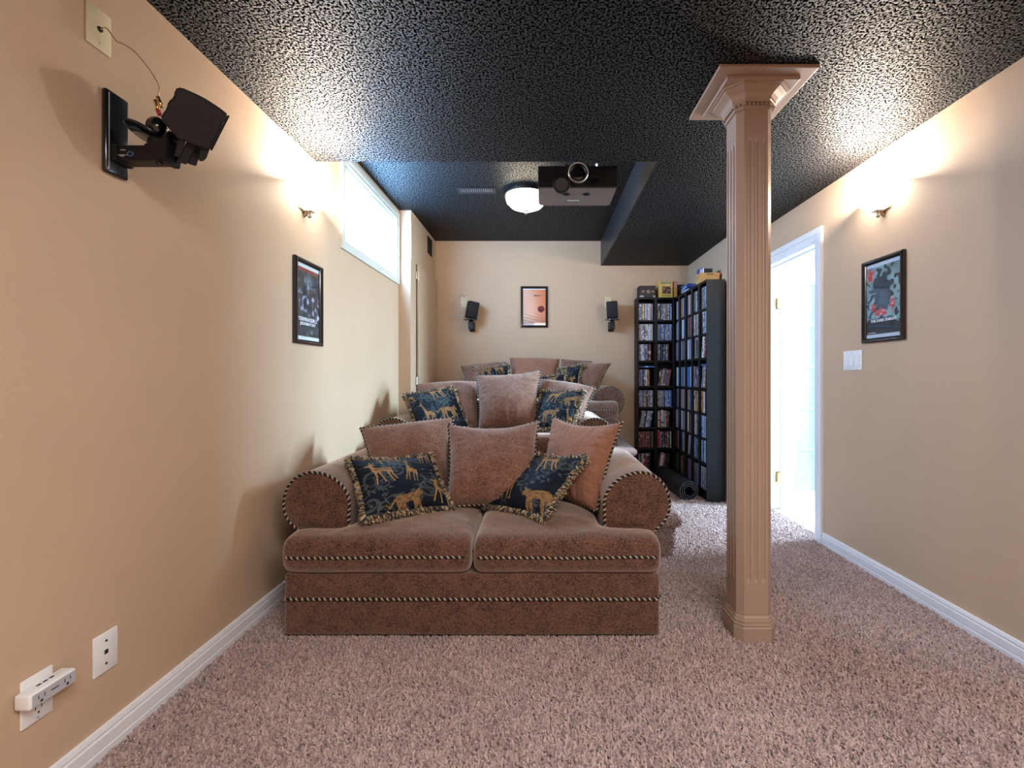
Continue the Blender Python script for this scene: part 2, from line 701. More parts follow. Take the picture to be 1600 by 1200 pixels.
SPINES = [
    ('white', spine_mat('white_spine', (0.62, 0.64, 0.68), (0.05, 0.05, 0.08))),
    ('black', spine_mat('black_spine', (0.03, 0.03, 0.035), (0.55, 0.55, 0.6))),
    ('red', spine_mat('red_spine', (0.42, 0.04, 0.04), (0.7, 0.6, 0.5))),
    ('blue', spine_mat('blue_spine', (0.04, 0.14, 0.42), (0.6, 0.7, 0.8))),
    ('grey', spine_mat('grey_spine', (0.28, 0.30, 0.34), (0.75, 0.75, 0.8))),
    ('orange', spine_mat('orange_spine', (0.55, 0.24, 0.06), (0.05, 0.03, 0.02))),
    ('pale blue', spine_mat('pale_blue_spine', (0.30, 0.42, 0.58), (0.8, 0.85, 0.9))),
    ('brown', spine_mat('brown_spine', (0.20, 0.10, 0.06), (0.6, 0.5, 0.4))),
    ('yellow', spine_mat('yellow_spine', (0.60, 0.46, 0.10), (0.1, 0.05, 0.02))),
    ('purple', spine_mat('purple_spine', (0.22, 0.07, 0.28), (0.7, 0.6, 0.7))),
    ('green', spine_mat('green_spine', (0.10, 0.28, 0.14), (0.7, 0.8, 0.6))),
]
# ------------------------------------------------------------------ the room
XL, XR, XB = -1.235, 1.78, 1.575        # left wall, right wall, right wall behind the jog
YF, YJ, YB = -1.6, 3.75, 4.92           # wall behind the camera, jog of the right wall, back wall
ZL, ZU = 2.25, 2.513                    # low ceiling, raised ceiling
YS = 2.53                               # where the low ceiling ends
XS = 0.64                               # left face of the bulkhead along the right wall
S = dict(kind='structure')


def boxes(name, lst, mat, parent=None, **kw):
    bm = bmesh.new()
    for b in lst:
        bm_box(bm, *b)
    return finish(name, bm, mat, parent, **kw)


floor = box('floor', XL - 0.15, XR + 0.16, YF - 0.1, YB + 0.1, -0.12, 0.0, M_CARPET, **S)
# left wall with the window opening
wy0, wy1, wz0, wz1 = 2.885, 3.935, 1.912, 2.428
wl = boxes('wall_left', [
    (XL - 0.15, XL, YF, wy0, 0, 2.62), (XL - 0.15, XL, wy1, YB, 0, 2.62),
    (XL - 0.15, XL, wy0, wy1, 0, wz0), (XL - 0.15, XL, wy0, wy1, wz1, 2.62)], M_WALL, **S)
box('wall_back', XL - 0.15, XR + 0.15, YB, YB + 0.1, 0, 2.62, M_WALL, **S)
box('wall_front', XL - 0.15, XR + 0.15, YF - 0.1, YF, 0, 2.62, M_WALL, **S)
dy0, dy1, dz = 2.975, 3.75, 1.945       # door opening
boxes('wall_right', [
    (XR, XR + 0.15, YF, dy0, 0, 2.62), (XR, XR + 0.15, dy0, dy1, dz, 2.62),
    (XB, XR + 0.15, dy1, YB, 0, 2.62)], M_WALL, **S)
# boxed-out closet corner at the back left
XC, YC = -1.128, 4.005
cl = box('wall_closet', XL, XC, YC, YB, 0, 2.62, M_WALL, **S)
box('trim_1', XL, XC - 0.002, YC - 0.008, YC, 0, 2.085, M_WALL, cl)
# flush access door in the side of the box with two hinges
ad = empty('door_2', (XC, 4.5, 0.45), 'flush tan closet panel door in the side of the boxed corner', None, None, 'structure')
box('door_panel', XC, XC + 0.018, 4.185, 4.56, 0.46, 2.08, M_WALL, ad, 0.003)
box('door_panel', XC, XC + 0.016, 4.565, 4.90, 0.46, 2.08, M_WALL, ad, 0.003)
box('door_gap', XC, XC + 0.004, 4.168, 4.184, 0.46, 2.085, M_DARKSLOT, ad)
for z in (1.98, 1.03):
    bm = bmesh.new()
    bm_box(bm, XC + 0.001, XC + 0.014, 4.150, 4.195, z - 0.035, z + 0.035, 0.002, 1)
    bm_lathe(bm, [(0, -0.042), (0.007, -0.042), (0.007, 0.042), (0, 0.042)], 10, T(XC + 0.018, 4.176, z))
    finish('hinge', bm, M_NICKEL, ad)

# ceilings
boxes('ceiling', [(XL, XR, YF, YS, ZL, ZU + 0.1), (XS + 0.012, XR, YS, YB, ZL, ZU + 0.1)], M_CEIL,
      label='low black stippled ceiling with a bulkhead running back along the right wall', **S)
box('ceiling', XL, XS, YS, YB, ZU, ZU + 0.1, M_CEIL, label='raised black stippled ceiling over the rear seats', **S)
box('trim_2', XS, XS + 0.012, YS, YB, ZL + 0.001, ZU, M_SATIN, label='smooth satin black side of the ceiling bulkhead', **S)

# baseboards
prof = [(0, 0), (0.014, 0), (0.014, 0.030), (0.0115, 0.033), (0.0135, 0.036), (0.0135, 0.066), (0.010, 0.070), (0.010, 0.074), (0.0125, 0.077), (0.009, 0.088), (0, 0.090)]


def baseboard(name, x, sgn, y0, y1):
    bm = bmesh.new()
    bm_prism(bm, [(x + sgn * p[0], p[1]) for p in prof], 'y', y0, y1)
    return finish(name, bm, M_WHITE, **S)


baseboard('baseboard_left', XL, 1, YF, 2.72)
baseboard('baseboard_right', XR, -1, YF, 2.898)
bm = bmesh.new()
bm_prism(bm, [(YB - p[0], p[1]) for p in prof], 'x', 0.80, XB)
finish('baseboard_back', bm, M_WHITE, **S)

# ------------------------------------------------------------------ basement window
win = empty('window_1', (XL, 3.41, wz0), 'high white framed basement window with bright roller blind', None, None, 'structure')
cy0, cy1, cz0, cz1 = 2.83, 3.985, 1.861, 2.475
def casing_ring(name, x, y0, y1, z0, z1, w, t, mat, parent):
    """Four mitred members on a wall plane x (facing +x when t > 0)."""
    O = [(y0, z0), (y1, z0), (y1, z1), (y0, z1)]
    I = [(y0 + w, z0 + w), (y1 - w, z0 + w), (y1 - w, z1 - w), (y0 + w, z1 - w)]
    for k in range(4):
        k2 = (k + 1) % 4
        bm = bmesh.new()
        quad = [O[k], O[k2], I[k2], I[k]]
        mid = [(O[k][0] * .45 + I[k][0] * .55, O[k][1] * .45 + I[k][1] * .55), (O[k2][0] * .45 + I[k2][0] * .55, O[k2][1] * .45 + I[k2][1] * .55)]
        bm_prism(bm, [O[k], O[k2], mid[1], mid[0]], 'x', x, x + t)
        bm_prism(bm, [mid[0], mid[1], I[k2], I[k]], 'x', x, x + t * 0.62)
        finish(name, bm, mat, parent)
casing_ring('window_casing', XL, cy0, cy1, cz0, cz1, 0.062, 0.016, M_CREAMTRIM, win)
boxes('window_jamb', [(XL - 0.13, XL + 0.001, wy0, wy0 + 0.012, wz0, wz1), (XL - 0.13, XL + 0.001, wy1 - 0.012, wy1, wz0, wz1),
                      (XL - 0.13, XL + 0.001, wy0 + .012, wy1 - .012, wz0, wz0 + 0.012), (XL - 0.13, XL + 0.001, wy0 + .012, wy1 - .012, wz1 - 0.012, wz1)], M_WHITE, win)
bm = bmesh.new()
bm_lathe(bm, [(0, 0), (0.018, 0), (0.018, 1.0), (0, 1.0)], 16, T(XL - 0.025, wy0 + 0.025, wz1 - 0.036) @ Matrix.Rotation(-PI / 2, 4, 'X'))
finish('blind_roll', bm, M_WPLASTIC, win, True, angle=40)
box('roller_blind', XL - 0.045, XL - 0.043, wy0 + 0.02, wy1 - 0.02, wz0 + 0.02, wz1 - 0.036, M_BLIND, win)
box('blind_bottom_bar', XL - 0.052, XL - 0.038, wy0 + 0.02, wy1 - 0.02, wz0 + 0.012, wz0 + 0.024, M_WPLASTIC, win, 0.003)
box('window_pane', XL - 0.125, XL - 0.12, wy0 + 0.012, wy1 - 0.012, wz0 + 0.012, wz1 - 0.012, M_GLASS, win)

# ------------------------------------------------------------------ double door to the hall and the hall
door = empty('door_1', (XR, 3.4, 0), 'open white glazed door and casing to the bright hall', None, None, 'structure')


def door_casing():
    w, t = 0.074, 0.018
    y0, y1, z1 = dy0 - w, dy1, dz + w
    segs = [((y0, 0), (y0, z1), (dy0, dz), (dy0, 0)), ((y0, z1), (y1, z1), (y1, dz), (dy0, dz))]
    for q in segs:
        bm = bmesh.new()
        a, b, c, d = q
        m1 = ((a[0] + d[0]) / 2, (a[1] + d[1]) / 2)
        m2 = ((b[0] + c[0]) / 2, (b[1] + c[1]) / 2)
        bm_prism(bm, [a, b, m2, m1], 'x', XR - t, XR)
        bm_prism(bm, [m1, m2, c, d], 'x', XR - t * 0.65, XR)
        finish('door_casing', bm, M_WHITE, door)


door_casing()
boxes('door_jamb', [(XR, XR + 0.15, dy0, dy0 + 0.015, 0, dz), (XR, XR + 0.15, dy1 - 0.015, dy1, 0, dz), (XR, XR + 0.15, dy0 + .015, dy1 - .015, dz - 0.015, dz),
                    (XR + 0.05, XR + 0.065, dy0 + .015, dy1 - .015, dz - 0.028, dz - .015), (XR + 0.05, XR + 0.065, dy1 - 0.027, dy1 - .015, 0, dz)], M_WHITE, door)
lx0, lx1, ly0, ly1 = XR + 0.155, XR + 0.545, 3.705, 3.738
gx0, gx1, gz0, gz1 = lx0 + 0.103, lx1 - 0.103, 0.147, 1.813
leaf = boxes('door_leaf', [(lx0, gx0, ly0, ly1, 0.012, 1.935), (gx1, lx1, ly0, ly1, 0.012, 1.935),
                           (gx0, gx1, ly0, ly1, 0.012, gz0), (gx0, gx1, ly0, ly1, gz1, 1.935)], M_WHITE, door)
box('glazing_bead', gx0, gx0 + 0.008, ly0 - 0.004, ly0, gz0, gz1, M_WHITE, leaf)
box('glazing_bead', gx1 - 0.008, gx1, ly0 - 0.004, ly0, gz0, gz1, M_WHITE, leaf)
for k in range(5):
    za, zb = gz0 + (gz1 - gz0) * k / 5, gz0 + (gz1 - gz0) * (k + 1) / 5
    box('door_pane', gx0 + 0.001, gx1 - 0.001, ly0 + 0.012, ly0 + 0.018, za + 0.003, zb - 0.003, M_FROST, leaf)
    if k:
        box('leaded_bar', gx0, gx1, ly0 + 0.008, ly0 + 0.022, za - 0.003, za + 0.003, M_NICKEL, leaf)
for py in (474, 746):
    z = CAM_Z + (587 - py) * 3.73 / F
    bm = bmesh.new()
    bm_box(bm, XR + 0.125, XR + 0.150, dy1 - 0.0175, dy1 - 0.0145, z - 0.045, z + 0.045)
    bm_box(bm, lx0 - 0.006, lx0 + 0.0, ly0 - 0.003, ly1, z - 0.045, z + 0.045)
    for q in range(3):
        bm_lathe(bm, [(0, 0), (0.0075, 0), (0.0075, 0.028), (0, 0.028)], 10, T(XR + 0.146, ly0 - 0.006, z - 0.045 + q * 0.031))
    bm_box(bm, XR + 0.118, XR + 0.142, ly0 - 0.012, ly0 - 0.009, z - 0.045, z + 0.045)
    finish('hinge', bm, M_GOLD, leaf, label='polished brass hinge')
# hall beyond
M_HALL = paint('hall_white_paint', (0.80, 0.82, 0.82), 0.5, 0.02)
M_HALLFLOOR = paint('hall_pale_floor', (0.74, 0.74, 0.72), 0.35, 0.03)
box('floor', XR + 0.16, 3.9, 2.0, 5.6, -0.12, -0.002, M_HALLFLOOR, label='pale floor of the bright hall', **S)
box('wall_hall', XR + 0.155, 3.9, 5.5, 5.6, 0, 2.5, M_HALL, **S)
box('wall_hall_end', 3.9, 4.0, 2.0, 5.6, 0, 2.5, M_HALL, **S)
box('wall_hall_near', XR + 0.155, 3.9, 1.95, 2.0, 0, 2.5, M_HALL, **S)
box('ceiling', XR + 0.15, 3.9, 2.0, 5.6, 2.5, 2.6, M_HALL, label='white ceiling of the bright hall', **S)

# ------------------------------------------------------------------ carpeted risers
def riser(name, x1, y0, y1, z0, z1, label):
    """Carpeted platform with a rolled nose along the front and the right side."""
    r = 0.032
    bm = bmesh.new()
    n = 7
    # profile of the front (y, z): riser then half-round nose then top
    pr = [(0.0, z0), (0.0, z1 - 2 * r)]
    for k in range(n + 1):
        a = -PI / 2 + PI * k / n
        pr.append((-r * math.cos(a) * 0.9 - 0.006, z1 - r + r * math.sin(a)))
    pr.append((0.05, z1))
    loops = []
    for (d, z) in pr:
        loops.append([bm.verts.new((XL, y0 + d, z)), bm.verts.new((x1 - d, y0 + d, z)), bm.verts.new((x1 - d, y1, z))])
    for A, B in zip(loops[:-1], loops[1:]):
        for k in range(2):
            bm.faces.new((A[k], A[k + 1], B[k + 1], B[k]))
    A = loops[-1]
    c = bm.verts.new((XL, y1, z1))
    bm.faces.new((A[0], A[1], A[2], c))
    bmesh.ops.recalc_face_normals(bm, faces=bm.faces)
    return finish(name, bm, M_CARPET, label=label, **S)


R1 = riser('riser', 0.785, 2.716, 3.95, 0.0, 0.253, 'lower carpeted seating platform behind the front loveseat')
R2 = riser('riser', 0.785, 3.95, YB, 0.253, 0.455, 'upper carpeted seating platform under the rear sofa')


def pile(name, src, density, parent=None, h=0.016, rb=0.0052):
    """Carpet pile: tufts instanced by geometry nodes over a support mesh."""
    me = bpy.data.meshes.new(name)
    v, f = src
    me.from_pydata(v, [], f)
    o = bpy.data.objects.new(name, me)
    attach(o, Vector((0, 0, 0)), parent)
    ng = bpy.data.node_groups.new(name, 'GeometryNodeTree')
    ng.interface.new_socket('Geometry', in_out='INPUT', socket_type='NodeSocketGeometry')
    ng.interface.new_socket('Geometry', in_out='OUTPUT', socket_type='NodeSocketGeometry')
    gi = ng.nodes.new('NodeGroupInput')
    go = ng.nodes.new('NodeGroupOutput')
    ds = ng.nodes.new('GeometryNodeDistributePointsOnFaces')
    ds.inputs['Density'].default_value = density
    inst = ng.nodes.new('GeometryNodeInstanceOnPoints')
    cone = ng.nodes.new('GeometryNodeMeshCone')
    cone.inputs['Vertices'].default_value = 5
    cone.inputs['Side Segments'].default_value = 1
    cone.inputs['Radius Top'].default_value = rb * 0.45
    cone.inputs['Radius Bottom'].default_value = rb
    cone.inputs['Depth'].default_value = h
    rv = ng.nodes.new('FunctionNodeRandomValue')
    rv.data_type = 'FLOAT_VECTOR'
    rv.inputs[0].default_value = (-0.75, -0.75, 0)
    rv.inputs[1].default_value = (0.75, 0.75, 6.28)
    rs = ng.nodes.new('FunctionNodeRandomValue')
    rs.data_type = 'FLOAT'
    rs.inputs[2].default_value = 0.65
    rs.inputs[3].default_value = 1.25
    rs.inputs['Seed'].default_value = 5
    rr = ng.nodes.new('FunctionNodeRotateRotation')
    rr.rotation_space = 'LOCAL'
    sm = ng.nodes.new('GeometryNodeSetMaterial')
    sm.inputs['Material'].default_value = M_PILE
    L = ng.links.new
    L(gi.outputs[0], ds.inputs['Mesh'])
    L(ds.outputs['Points'], inst.inputs['Points'])
    L(cone.outputs['Mesh'], sm.inputs['Geometry'])
    L(sm.outputs['Geometry'], inst.inputs['Instance'])
    L(ds.outputs['Rotation'], rr.inputs[0])
    L(rv.outputs[0], rr.inputs[1])
    L(rr.outputs[0], inst.inputs['Rotation'])
    L(rs.outputs[1], inst.inputs['Scale'])
    L(inst.outputs['Instances'], go.inputs[0])
    mod = o.modifiers.new('pile', 'NODES')
    mod.node_group = ng
    me.materials.append(M_PILE)
    return o


def quads(lst):
    v, f = [], []
    for q in lst:
        b = len(v)
        v += list(q)
        f.append(tuple(range(b, b + 4)))
    return v, f


def rect(x0, x1, y0, y1, z):
    return [(x0, y0, z), (x1, y0, z), (x1, y1, z), (x0, y1, z)]


setp(pile('carpet_pile', quads([rect(XL + 0.014, XR - 0.014, 0.95, 2.716, 0.002)]), 21000), 'mauve brown twist carpet pile across the near floor', 'carpet', None, 'stuff')
setp(pile('carpet_pile', quads([rect(0.79, XB, 2.716, YB - 0.015, 0.002), rect(XB, XR - 0.0, 2.716, 3.75, 0.002), rect(XR, XR + 0.07, dy0 + .015, dy1 - .03, 0.002)]), 15000),
     'carpet pile on the floor between doorway and black towers', 'carpet', None, 'stuff')
# pile of the visible faces of the lower platform
r_ = 0.03
front = []
y0_, x1_, z1_ = 2.716, 0.785, 0.253
pv = [(0.0, 0.0), (0.0, z1_ - 2 * r_)]
for k in range(6):
    a = -PI / 2 + PI * k / 5
    pv.append((-r_ * math.cos(a) * 0.9 - 0.006, z1_ - r_ + r_ * math.sin(a)))
pv.append((0.1, z1_))
for (d0, za), (d1, zb) in zip(pv[:-1], pv[1:]):
    front.append([(0.2, y0_ + d0, za), (x1_ - d0, y0_ + d0, za), (x1_ - d1, y0_ + d1, zb), (0.2, y0_ + d1, zb)])
    front.append([(x1_ - d0, y0_ + d0, za), (x1_ - d0, 3.95, za), (x1_ - d1, 3.95, zb), (x1_ - d1, y0_ + d1, zb)])
setp(pile('riser_pile', quads(front), 22000, None, 0.014, 0.0045), 'mauve brown carpet pile wrapped over the rolled step edge', 'carpet', None, 'stuff')

# ------------------------------------------------------------------ fluted column
colm = empty('column', (0.862, 1.915, 0), 'tan fluted square column with a stepped capital, standing right of the loveseat', 'column')
cx, cyy = 0.862, 1.915


def octo(h, c, z, grooves=0.0):
    """Chamfered square ring; each main face carries three flutes of the given depth."""
    pts = []
    f = h - c
    for q in range(4):
        a = q * PI / 2
        loc = []
        loc.append((-f, -h))
        for g in (-0.62, 0.0, 0.62):
            gc = g * f
            w = 0.0085
            for t in (-1, -0.6, 0, 0.6, 1):
                loc.append((gc + t * w, -h + grooves * (1 - t * t)))
        loc.append((f, -h))
        for x, y in loc:
            pts.append((cx + x * math.cos(a) - y * math.sin(a), cyy + x * math.sin(a) + y * math.cos(a), z))
    return pts


def loft(rings, cap=True):
    bm = bmesh.new()
    R = [[bm.verts.new(p) for p in r] for r in rings]
    n = len(R[0])
    for A, B in zip(R[:-1], R[1:]):
        for k in range(n):
            bm.faces.new((A[k], A[(k + 1) % n], B[(k + 1) % n], B[k]))
    if cap:
        bm.faces.new(R[0][::-1])
        bm.faces.new(R[-1])
    bmesh.ops.recalc_face_normals(bm, faces=bm.faces)
    return bm


hs, ch = 0.0705, 0.023
finish('shaft', loft([octo(hs, ch, 0.10), octo(hs, ch, 0.245), octo(hs, ch, 0.262, 0.006), octo(hs, ch, 2.010, 0.006), octo(hs, ch, 2.025), octo(hs, ch, 2.19)]), M_COLUMN, colm)


def oct8(h, c, z):
    f = h - c
    out = []
    for q in range(4):
        a = q * PI / 2
        for x, y in ((-f, -h), (f, -h)):
            out.append((cx + x * math.cos(a) - y * math.sin(a), cyy + x * math.sin(a) + y * math.cos(a), z))
    return out


base_p = [(0.083, 0.0), (0.083, 0.068), (0.080, 0.072), (0.083, 0.076), (0.083, 0.082), (0.078, 0.085), (0.079, 0.089), (0.079, 0.096), (0.075, 0.099), (0.0745, 0.106), (0.0705, 0.112)]
finish('base', loft([oct8(h, 0.028 * h / 0.083, z) for h, z in base_p]), M_COLUMN, colm)
z0c = 2.138
cap_p = [(0.071, z0c), (0.078, z0c + 0.002), (0.079, z0c + 0.016), (0.0755, z0c + 0.018), (0.0765, z0c + 0.030), (0.083, z0c + 0.034), (0.084, z0c + 0.040), (0.087, z0c + 0.043),
         (0.089, z0c + 0.052), (0.097, z0c + 0.064), (0.110, z0c + 0.074), (0.122, z0c + 0.081), (0.123, z0c + 0.086), (0.133, z0c + 0.088), (0.133, z0c + 0.095)]
cap_p = [(h, z0c + (z - z0c) * 0.86) for h, z in cap_p]
finish('capital', loft([oct8(h, 0.32 * h if h < .08 else 0.42 * h, z) for h, z in cap_p]), M_COLUMN, colm)
# egg-and-dart beads under the capital
bm = bmesh.new()
for q in range(4):
    a = q * PI / 2
    for t in range(-3, 4):
        x, y = t * 0.0165, -0.082
        px, py = cx + x * math.cos(a) - y * math.sin(a), cyy + x * math.sin(a) + y * math.cos(a)
        bmesh.ops.create_icosphere(bm, subdivisions=1, radius=0.0068, matrix=T(px, py, z0c + 0.0205))
    for t in (-1, 0, 1):
        d = 0.083
        a2 = a + PI / 4
        x, y = t * 0.0165, -0.0945
        px, py = cx + x * math.cos(a2) - y * math.sin(a2), cyy + x * math.sin(a2) + y * math.cos(a2)
        bmesh.ops.create_icosphere(bm, subdivisions=1, radius=0.0068, matrix=T(px, py, z0c + 0.0205))
setp(finish('bead_row', bm, M_COLUMN, colm, True), None, None, None, 'stuff')
for h, za, zb, dx in ((0.142, 2.2197, 2.2355, 0.0), (0.188, 2.2355, 2.2497, 0.0)):
    bm = bmesh.new()
    bm_box(bm, cx - h, cx + h, cyy - h * 0.96, cyy + h * 0.96, za, zb, 0.003, 2)
    finish('cap_plate', bm, M_COLUMN, colm)
# ------------------------------------------------------------------ sofas
def cells_mesh(xs, ys, zs, inside):
    """Boundary quads of the occupied cells of a grid."""
    idx, V, Fc = {}, [], []

    def vid(i, j, k):
        if (i, j, k) not in idx:
            idx[(i, j, k)] = len(V)
            V.append((xs[i], ys[j], zs[k]))
        return idx[(i, j, k)]
    nx, ny, nz = len(xs) - 1, len(ys) - 1, len(zs) - 1
    occ = lambda i, j, k: 0 <= i < nx and 0 <= j < ny and 0 <= k < nz and inside((xs[i] + xs[i + 1]) / 2, (ys[j] + ys[j + 1]) / 2)
    for i in range(nx):
        for j in range(ny):
            for k in range(nz):
                if not occ(i, j, k):
                    continue
                if not occ(i - 1, j, k): Fc.append((vid(i, j, k), vid(i, j, k + 1), vid(i, j + 1, k + 1), vid(i, j + 1, k)))
                if not occ(i + 1, j, k): Fc.append((vid(i + 1, j, k), vid(i + 1, j + 1, k), vid(i + 1, j + 1, k + 1), vid(i + 1, j, k + 1)))
                if not occ(i, j - 1, k): Fc.append((vid(i, j, k), vid(i + 1, j, k), vid(i + 1, j, k + 1), vid(i, j, k + 1)))
                if not occ(i, j + 1, k): Fc.append((vid(i, j + 1, k), vid(i, j + 1, k + 1), vid(i + 1, j + 1, k + 1), vid(i + 1, j + 1, k)))
                if not occ(i, j, k - 1): Fc.append((vid(i, j, k), vid(i, j + 1, k), vid(i + 1, j + 1, k), vid(i + 1, j, k)))
                if not occ(i, j, k + 1): Fc.append((vid(i, j, k + 1), vid(i + 1, j, k + 1), vid(i + 1, j + 1, k + 1), vid(i, j + 1, k + 1)))
    return V, Fc


def subsurf(V, Fc, level):
    me = bpy.data.meshes.new('tmp')
    me.from_pydata(V, [], Fc)
    o = bpy.data.objects.new('tmp', me)
    COL.objects.link(o)
    m = o.modifiers.new('s', 'SUBSURF')
    m.levels = level
    m.render_levels = level
    dg = bpy.context.evaluated_depsgraph_get()
    me2 = bpy.data.meshes.new_from_object(o.evaluated_get(dg))
    v = np.empty(len(me2.vertices) * 3)
    me2.vertices.foreach_get('co', v)
    f = [tuple(p.vertices) for p in me2.polygons]
    bpy.data.objects.remove(o)
    bpy.data.meshes.remove(me)
    bpy.data.meshes.remove(me2)
    return v.reshape(-1, 3), f


HB, AO, AI, DEPTH, ARMSET = 0.762, 0.842, 0.553, 0.83, 0.145


def make_sofa(name, xc, yf, zf, arm_top, seat_top, feet, back_top, label, cat='sofa'):
    root = empty(name, (xc, yf + DEPTH / 2, zf), label, cat)
    ya, yb = yf + ARMSET, yf + DEPTH
    zb0, zb1 = zf + feet, seat_top - 0.172
    # base: upholstered box with softly rounded edges
    xs = [xc - HB, xc - HB + .03, xc - .3, xc, xc + .3, xc + HB - .03, xc + HB]
    ys = [yf + 0.004, yf + .03, yf + .4, yb - .03, yb]
    zs = [zb0, zb0 + .008, zb1 - .02, zb1]
    v, f = subsurf(*cells_mesh(xs, ys, zs, lambda a, b: True), 3)
    from_np('base', v, f, M_SOFA, root)
    zr = zf + (0.172 if feet > 0.02 else (zb1 - zf) * 0.55)
    P = [(xc - HB - .003, yf + .5, zr), (xc - HB - .003, yf + .03, zr), (xc - HB + .012, yf + 0.001, zr), (xc - .3, yf + 0.001, zr), (xc + .3, yf + 0.001, zr),
         (xc + HB - .012, yf + 0.001, zr), (xc + HB + .003, yf + .03, zr), (xc + HB + .003, yf + .5, zr)]
    rope('piping', P, 0.0068, root)
    # feet
    if feet > 0.02:
        for sx in (-1, 1):
            for yy in (yf + 0.20, yb - 0.08):
                box('foot', xc + sx * (HB - .09) - .045, xc + sx * (HB - .09) + .045, yy - .045, yy + .045, zf, zb0 + .006, M_BLACKMATTE, root, 0.006)
    # backrest
    xs = [xc - AI, xc - AI + .04, xc - .2, xc + .2, xc + AI - .04, xc + AI]
    ys = [yb - 0.20, yb - 0.15, yb - .05, yb]
    zs = [zb1 + .002, zb1 + .03, back_top - .05, back_top]
    v, f = subsurf(*cells_mesh(xs, ys, zs, lambda a, b: True), 3)
    from_np('backrest', v, f, M_SOFA, root)
    # arms
    for sx in (-1, 1):
        rx, rz = (AO - AI) / 2, 0.138
        cz = arm_top - rz
        pr = [(0, zb1 + 0.004), (0.0, zb1 + .05), (0.002, cz - 0.06)]
        for k in range(0, 13):
            a = PI - (PI + math.radians(52)) * k / 12
            s = rx + rx * math.cos(a)
            z = cz + rz * math.sin(a)
            if math.sin(a) > 0:
                z += 0.10 * (s - rx) * math.sin(a)
            pr.append((s, z))
        arc_n = len(pr)
        pr += [(0.212, cz - 0.135), (0.207, cz - 0.17 if cz - .17 > zb1 + .02 else zb1 + .015), (0.206, zb1 + .004)]
        pp = [(xc + sx * (AI + p[0]), p[1]) for p in pr]
        sm = smooth_path([(p[0], p[1], 0) for p in pp], 4)
        sm = [(p[0], p[1]) for p in sm]
        gx = sum(p[0] for p in sm) / len(sm)
        gz = sum(p[1] for p in sm) / len(sm)
        rings = []
        for yy, k in ((ya - .006, .55), (ya - .002, .93), (ya + .002, .975), (ya + .016, 1.0), (ya + .2, 1.0), (ya + .45, 1.0), (yb - .02, 1.0), (yb, .96)):
            rings.append([(gx + (p[0] - gx) * k, yy, gz + (p[1] - gz) * k if p[1] > zb1 + .02 else p[1]) for p in sm])
        bm = loft(rings)
        arm = finish('arm', bm, M_SOFA, root, True, angle=60)
        # cord round the front panel
        i0 = 4
        path = [(gx + (p[0] - gx) * .985, ya + .002, gz + (p[1] - gz) * .985) for p in sm[i0:(arc_n) * 4 - 1]]
        rope('piping', path, 0.0072, arm)
    # two T-shaped seat cushions
    for sx in (-1, 1):
        e = 0.072
        g = 0.003
        X = [g, g + e, 0.28, AI - 0.012 - e, AI - 0.012, HB - e, HB + 0.006]
        Y = [yf - 0.010, yf + e - .01, ya - 0.012, ya + .1, yf + 0.5, yb - .22 - e, yb - 0.20]
        h0, h1 = zb1 + 0.001, seat_top - 0.018
        Z = [h0, h0 + .06, h1 - .075, h1]
        xx = sorted(xc + sx * q for q in X)
        v, f = subsurf(*cells_mesh(xx, Y, Z, lambda a, b: (sx * (a - xc) < AI - 0.012) or b < ya - 0.012), 3)
        # crowned top and bulging front
        u = (sx * (v[:, 0] - xc) - g) / (AI - g)
        w = (v[:, 1] - yf) / (DEPTH - .2)
        t = np.clip((v[:, 2] - h0) / (h1 - h0), 0, 1)
        crown = np.clip(1 - (2 * u - 1) ** 2 * .8, 0, 1) * np.clip(1 - (2 * w - 1) ** 2, 0, 1)
        v[:, 2] += t * 0.034 * crown
        v[:, 1] -= 0.010 * np.sin(PI * t) * (w < 0.12)
        for i in range(len(v)):
            p = Vector(v[i])
            v[i, 2] += (noise.noise(p * 7.0) * 0.007 + noise.noise(p * 23.0) * 0.002) * t[i]
            v[i, 1] += noise.noise(p * 9.0 + Vector((3, 1, 7))) * 0.004
        cu = from_np('seat_cushion', v, f, M_SOFA, root)
        bvh = BVHTree.FromPolygons([Vector(q) for q in v], f)
        zr = h0 + 0.075
        xa, xb = min(xx), max(xx)
        tg = [(xa - .1, yf + .10), (xa - .1, yf + .04)] + [(xa + (xb - xa) * k / 40, yf - .1) for k in range(41)] + [(xb + .1, yf + .04), (xb + .1, yf + .10)]
        C = Vector(((xa + xb) / 2, yf + .07, zr))
        path = []
        for q in tg:
            tx, ty = q
            org = Vector((min(max(tx, xa + .06), xb - .06), yf + .07, zr + 0.004 * noise.noise(Vector((tx * 4, 2.5 + yf, sx)))))
            d = Vector((tx - org.x, ty - org.y, 0))
            if d.length < 1e-4:
                continue
            hit = bvh.ray_cast(org, d.normalized())
            if hit[0] is not None:
                path.append(tuple(hit[0] + d.normalized() * 0.001))
        rope('piping', path, 0.0062, cu)
    return root


S1 = make_sofa('loveseat', -0.279, 1.86, 0.0, 0.655, 0.444, 0.026, 0.745, 'rust brown rolled arm loveseat in front, standing on the floor')
S2 = make_sofa('loveseat', -0.330, 3.09, 0.253, 0.775, 0.660, 0.0, 0.88, 'middle rust brown loveseat, standing on the lower carpeted platform')
S3 = make_sofa('loveseat', -0.085, 4.03, 0.455, 0.975, 0.868, 0.0, 1.07, 'rearmost rust brown loveseat, against the back wall on the upper platform')


# ------------------------------------------------------------------ cushions
def P(px, py, d):
    return np.array([(px - 845) * d / F, d, CAM_Z + (587 - py) * d / F])


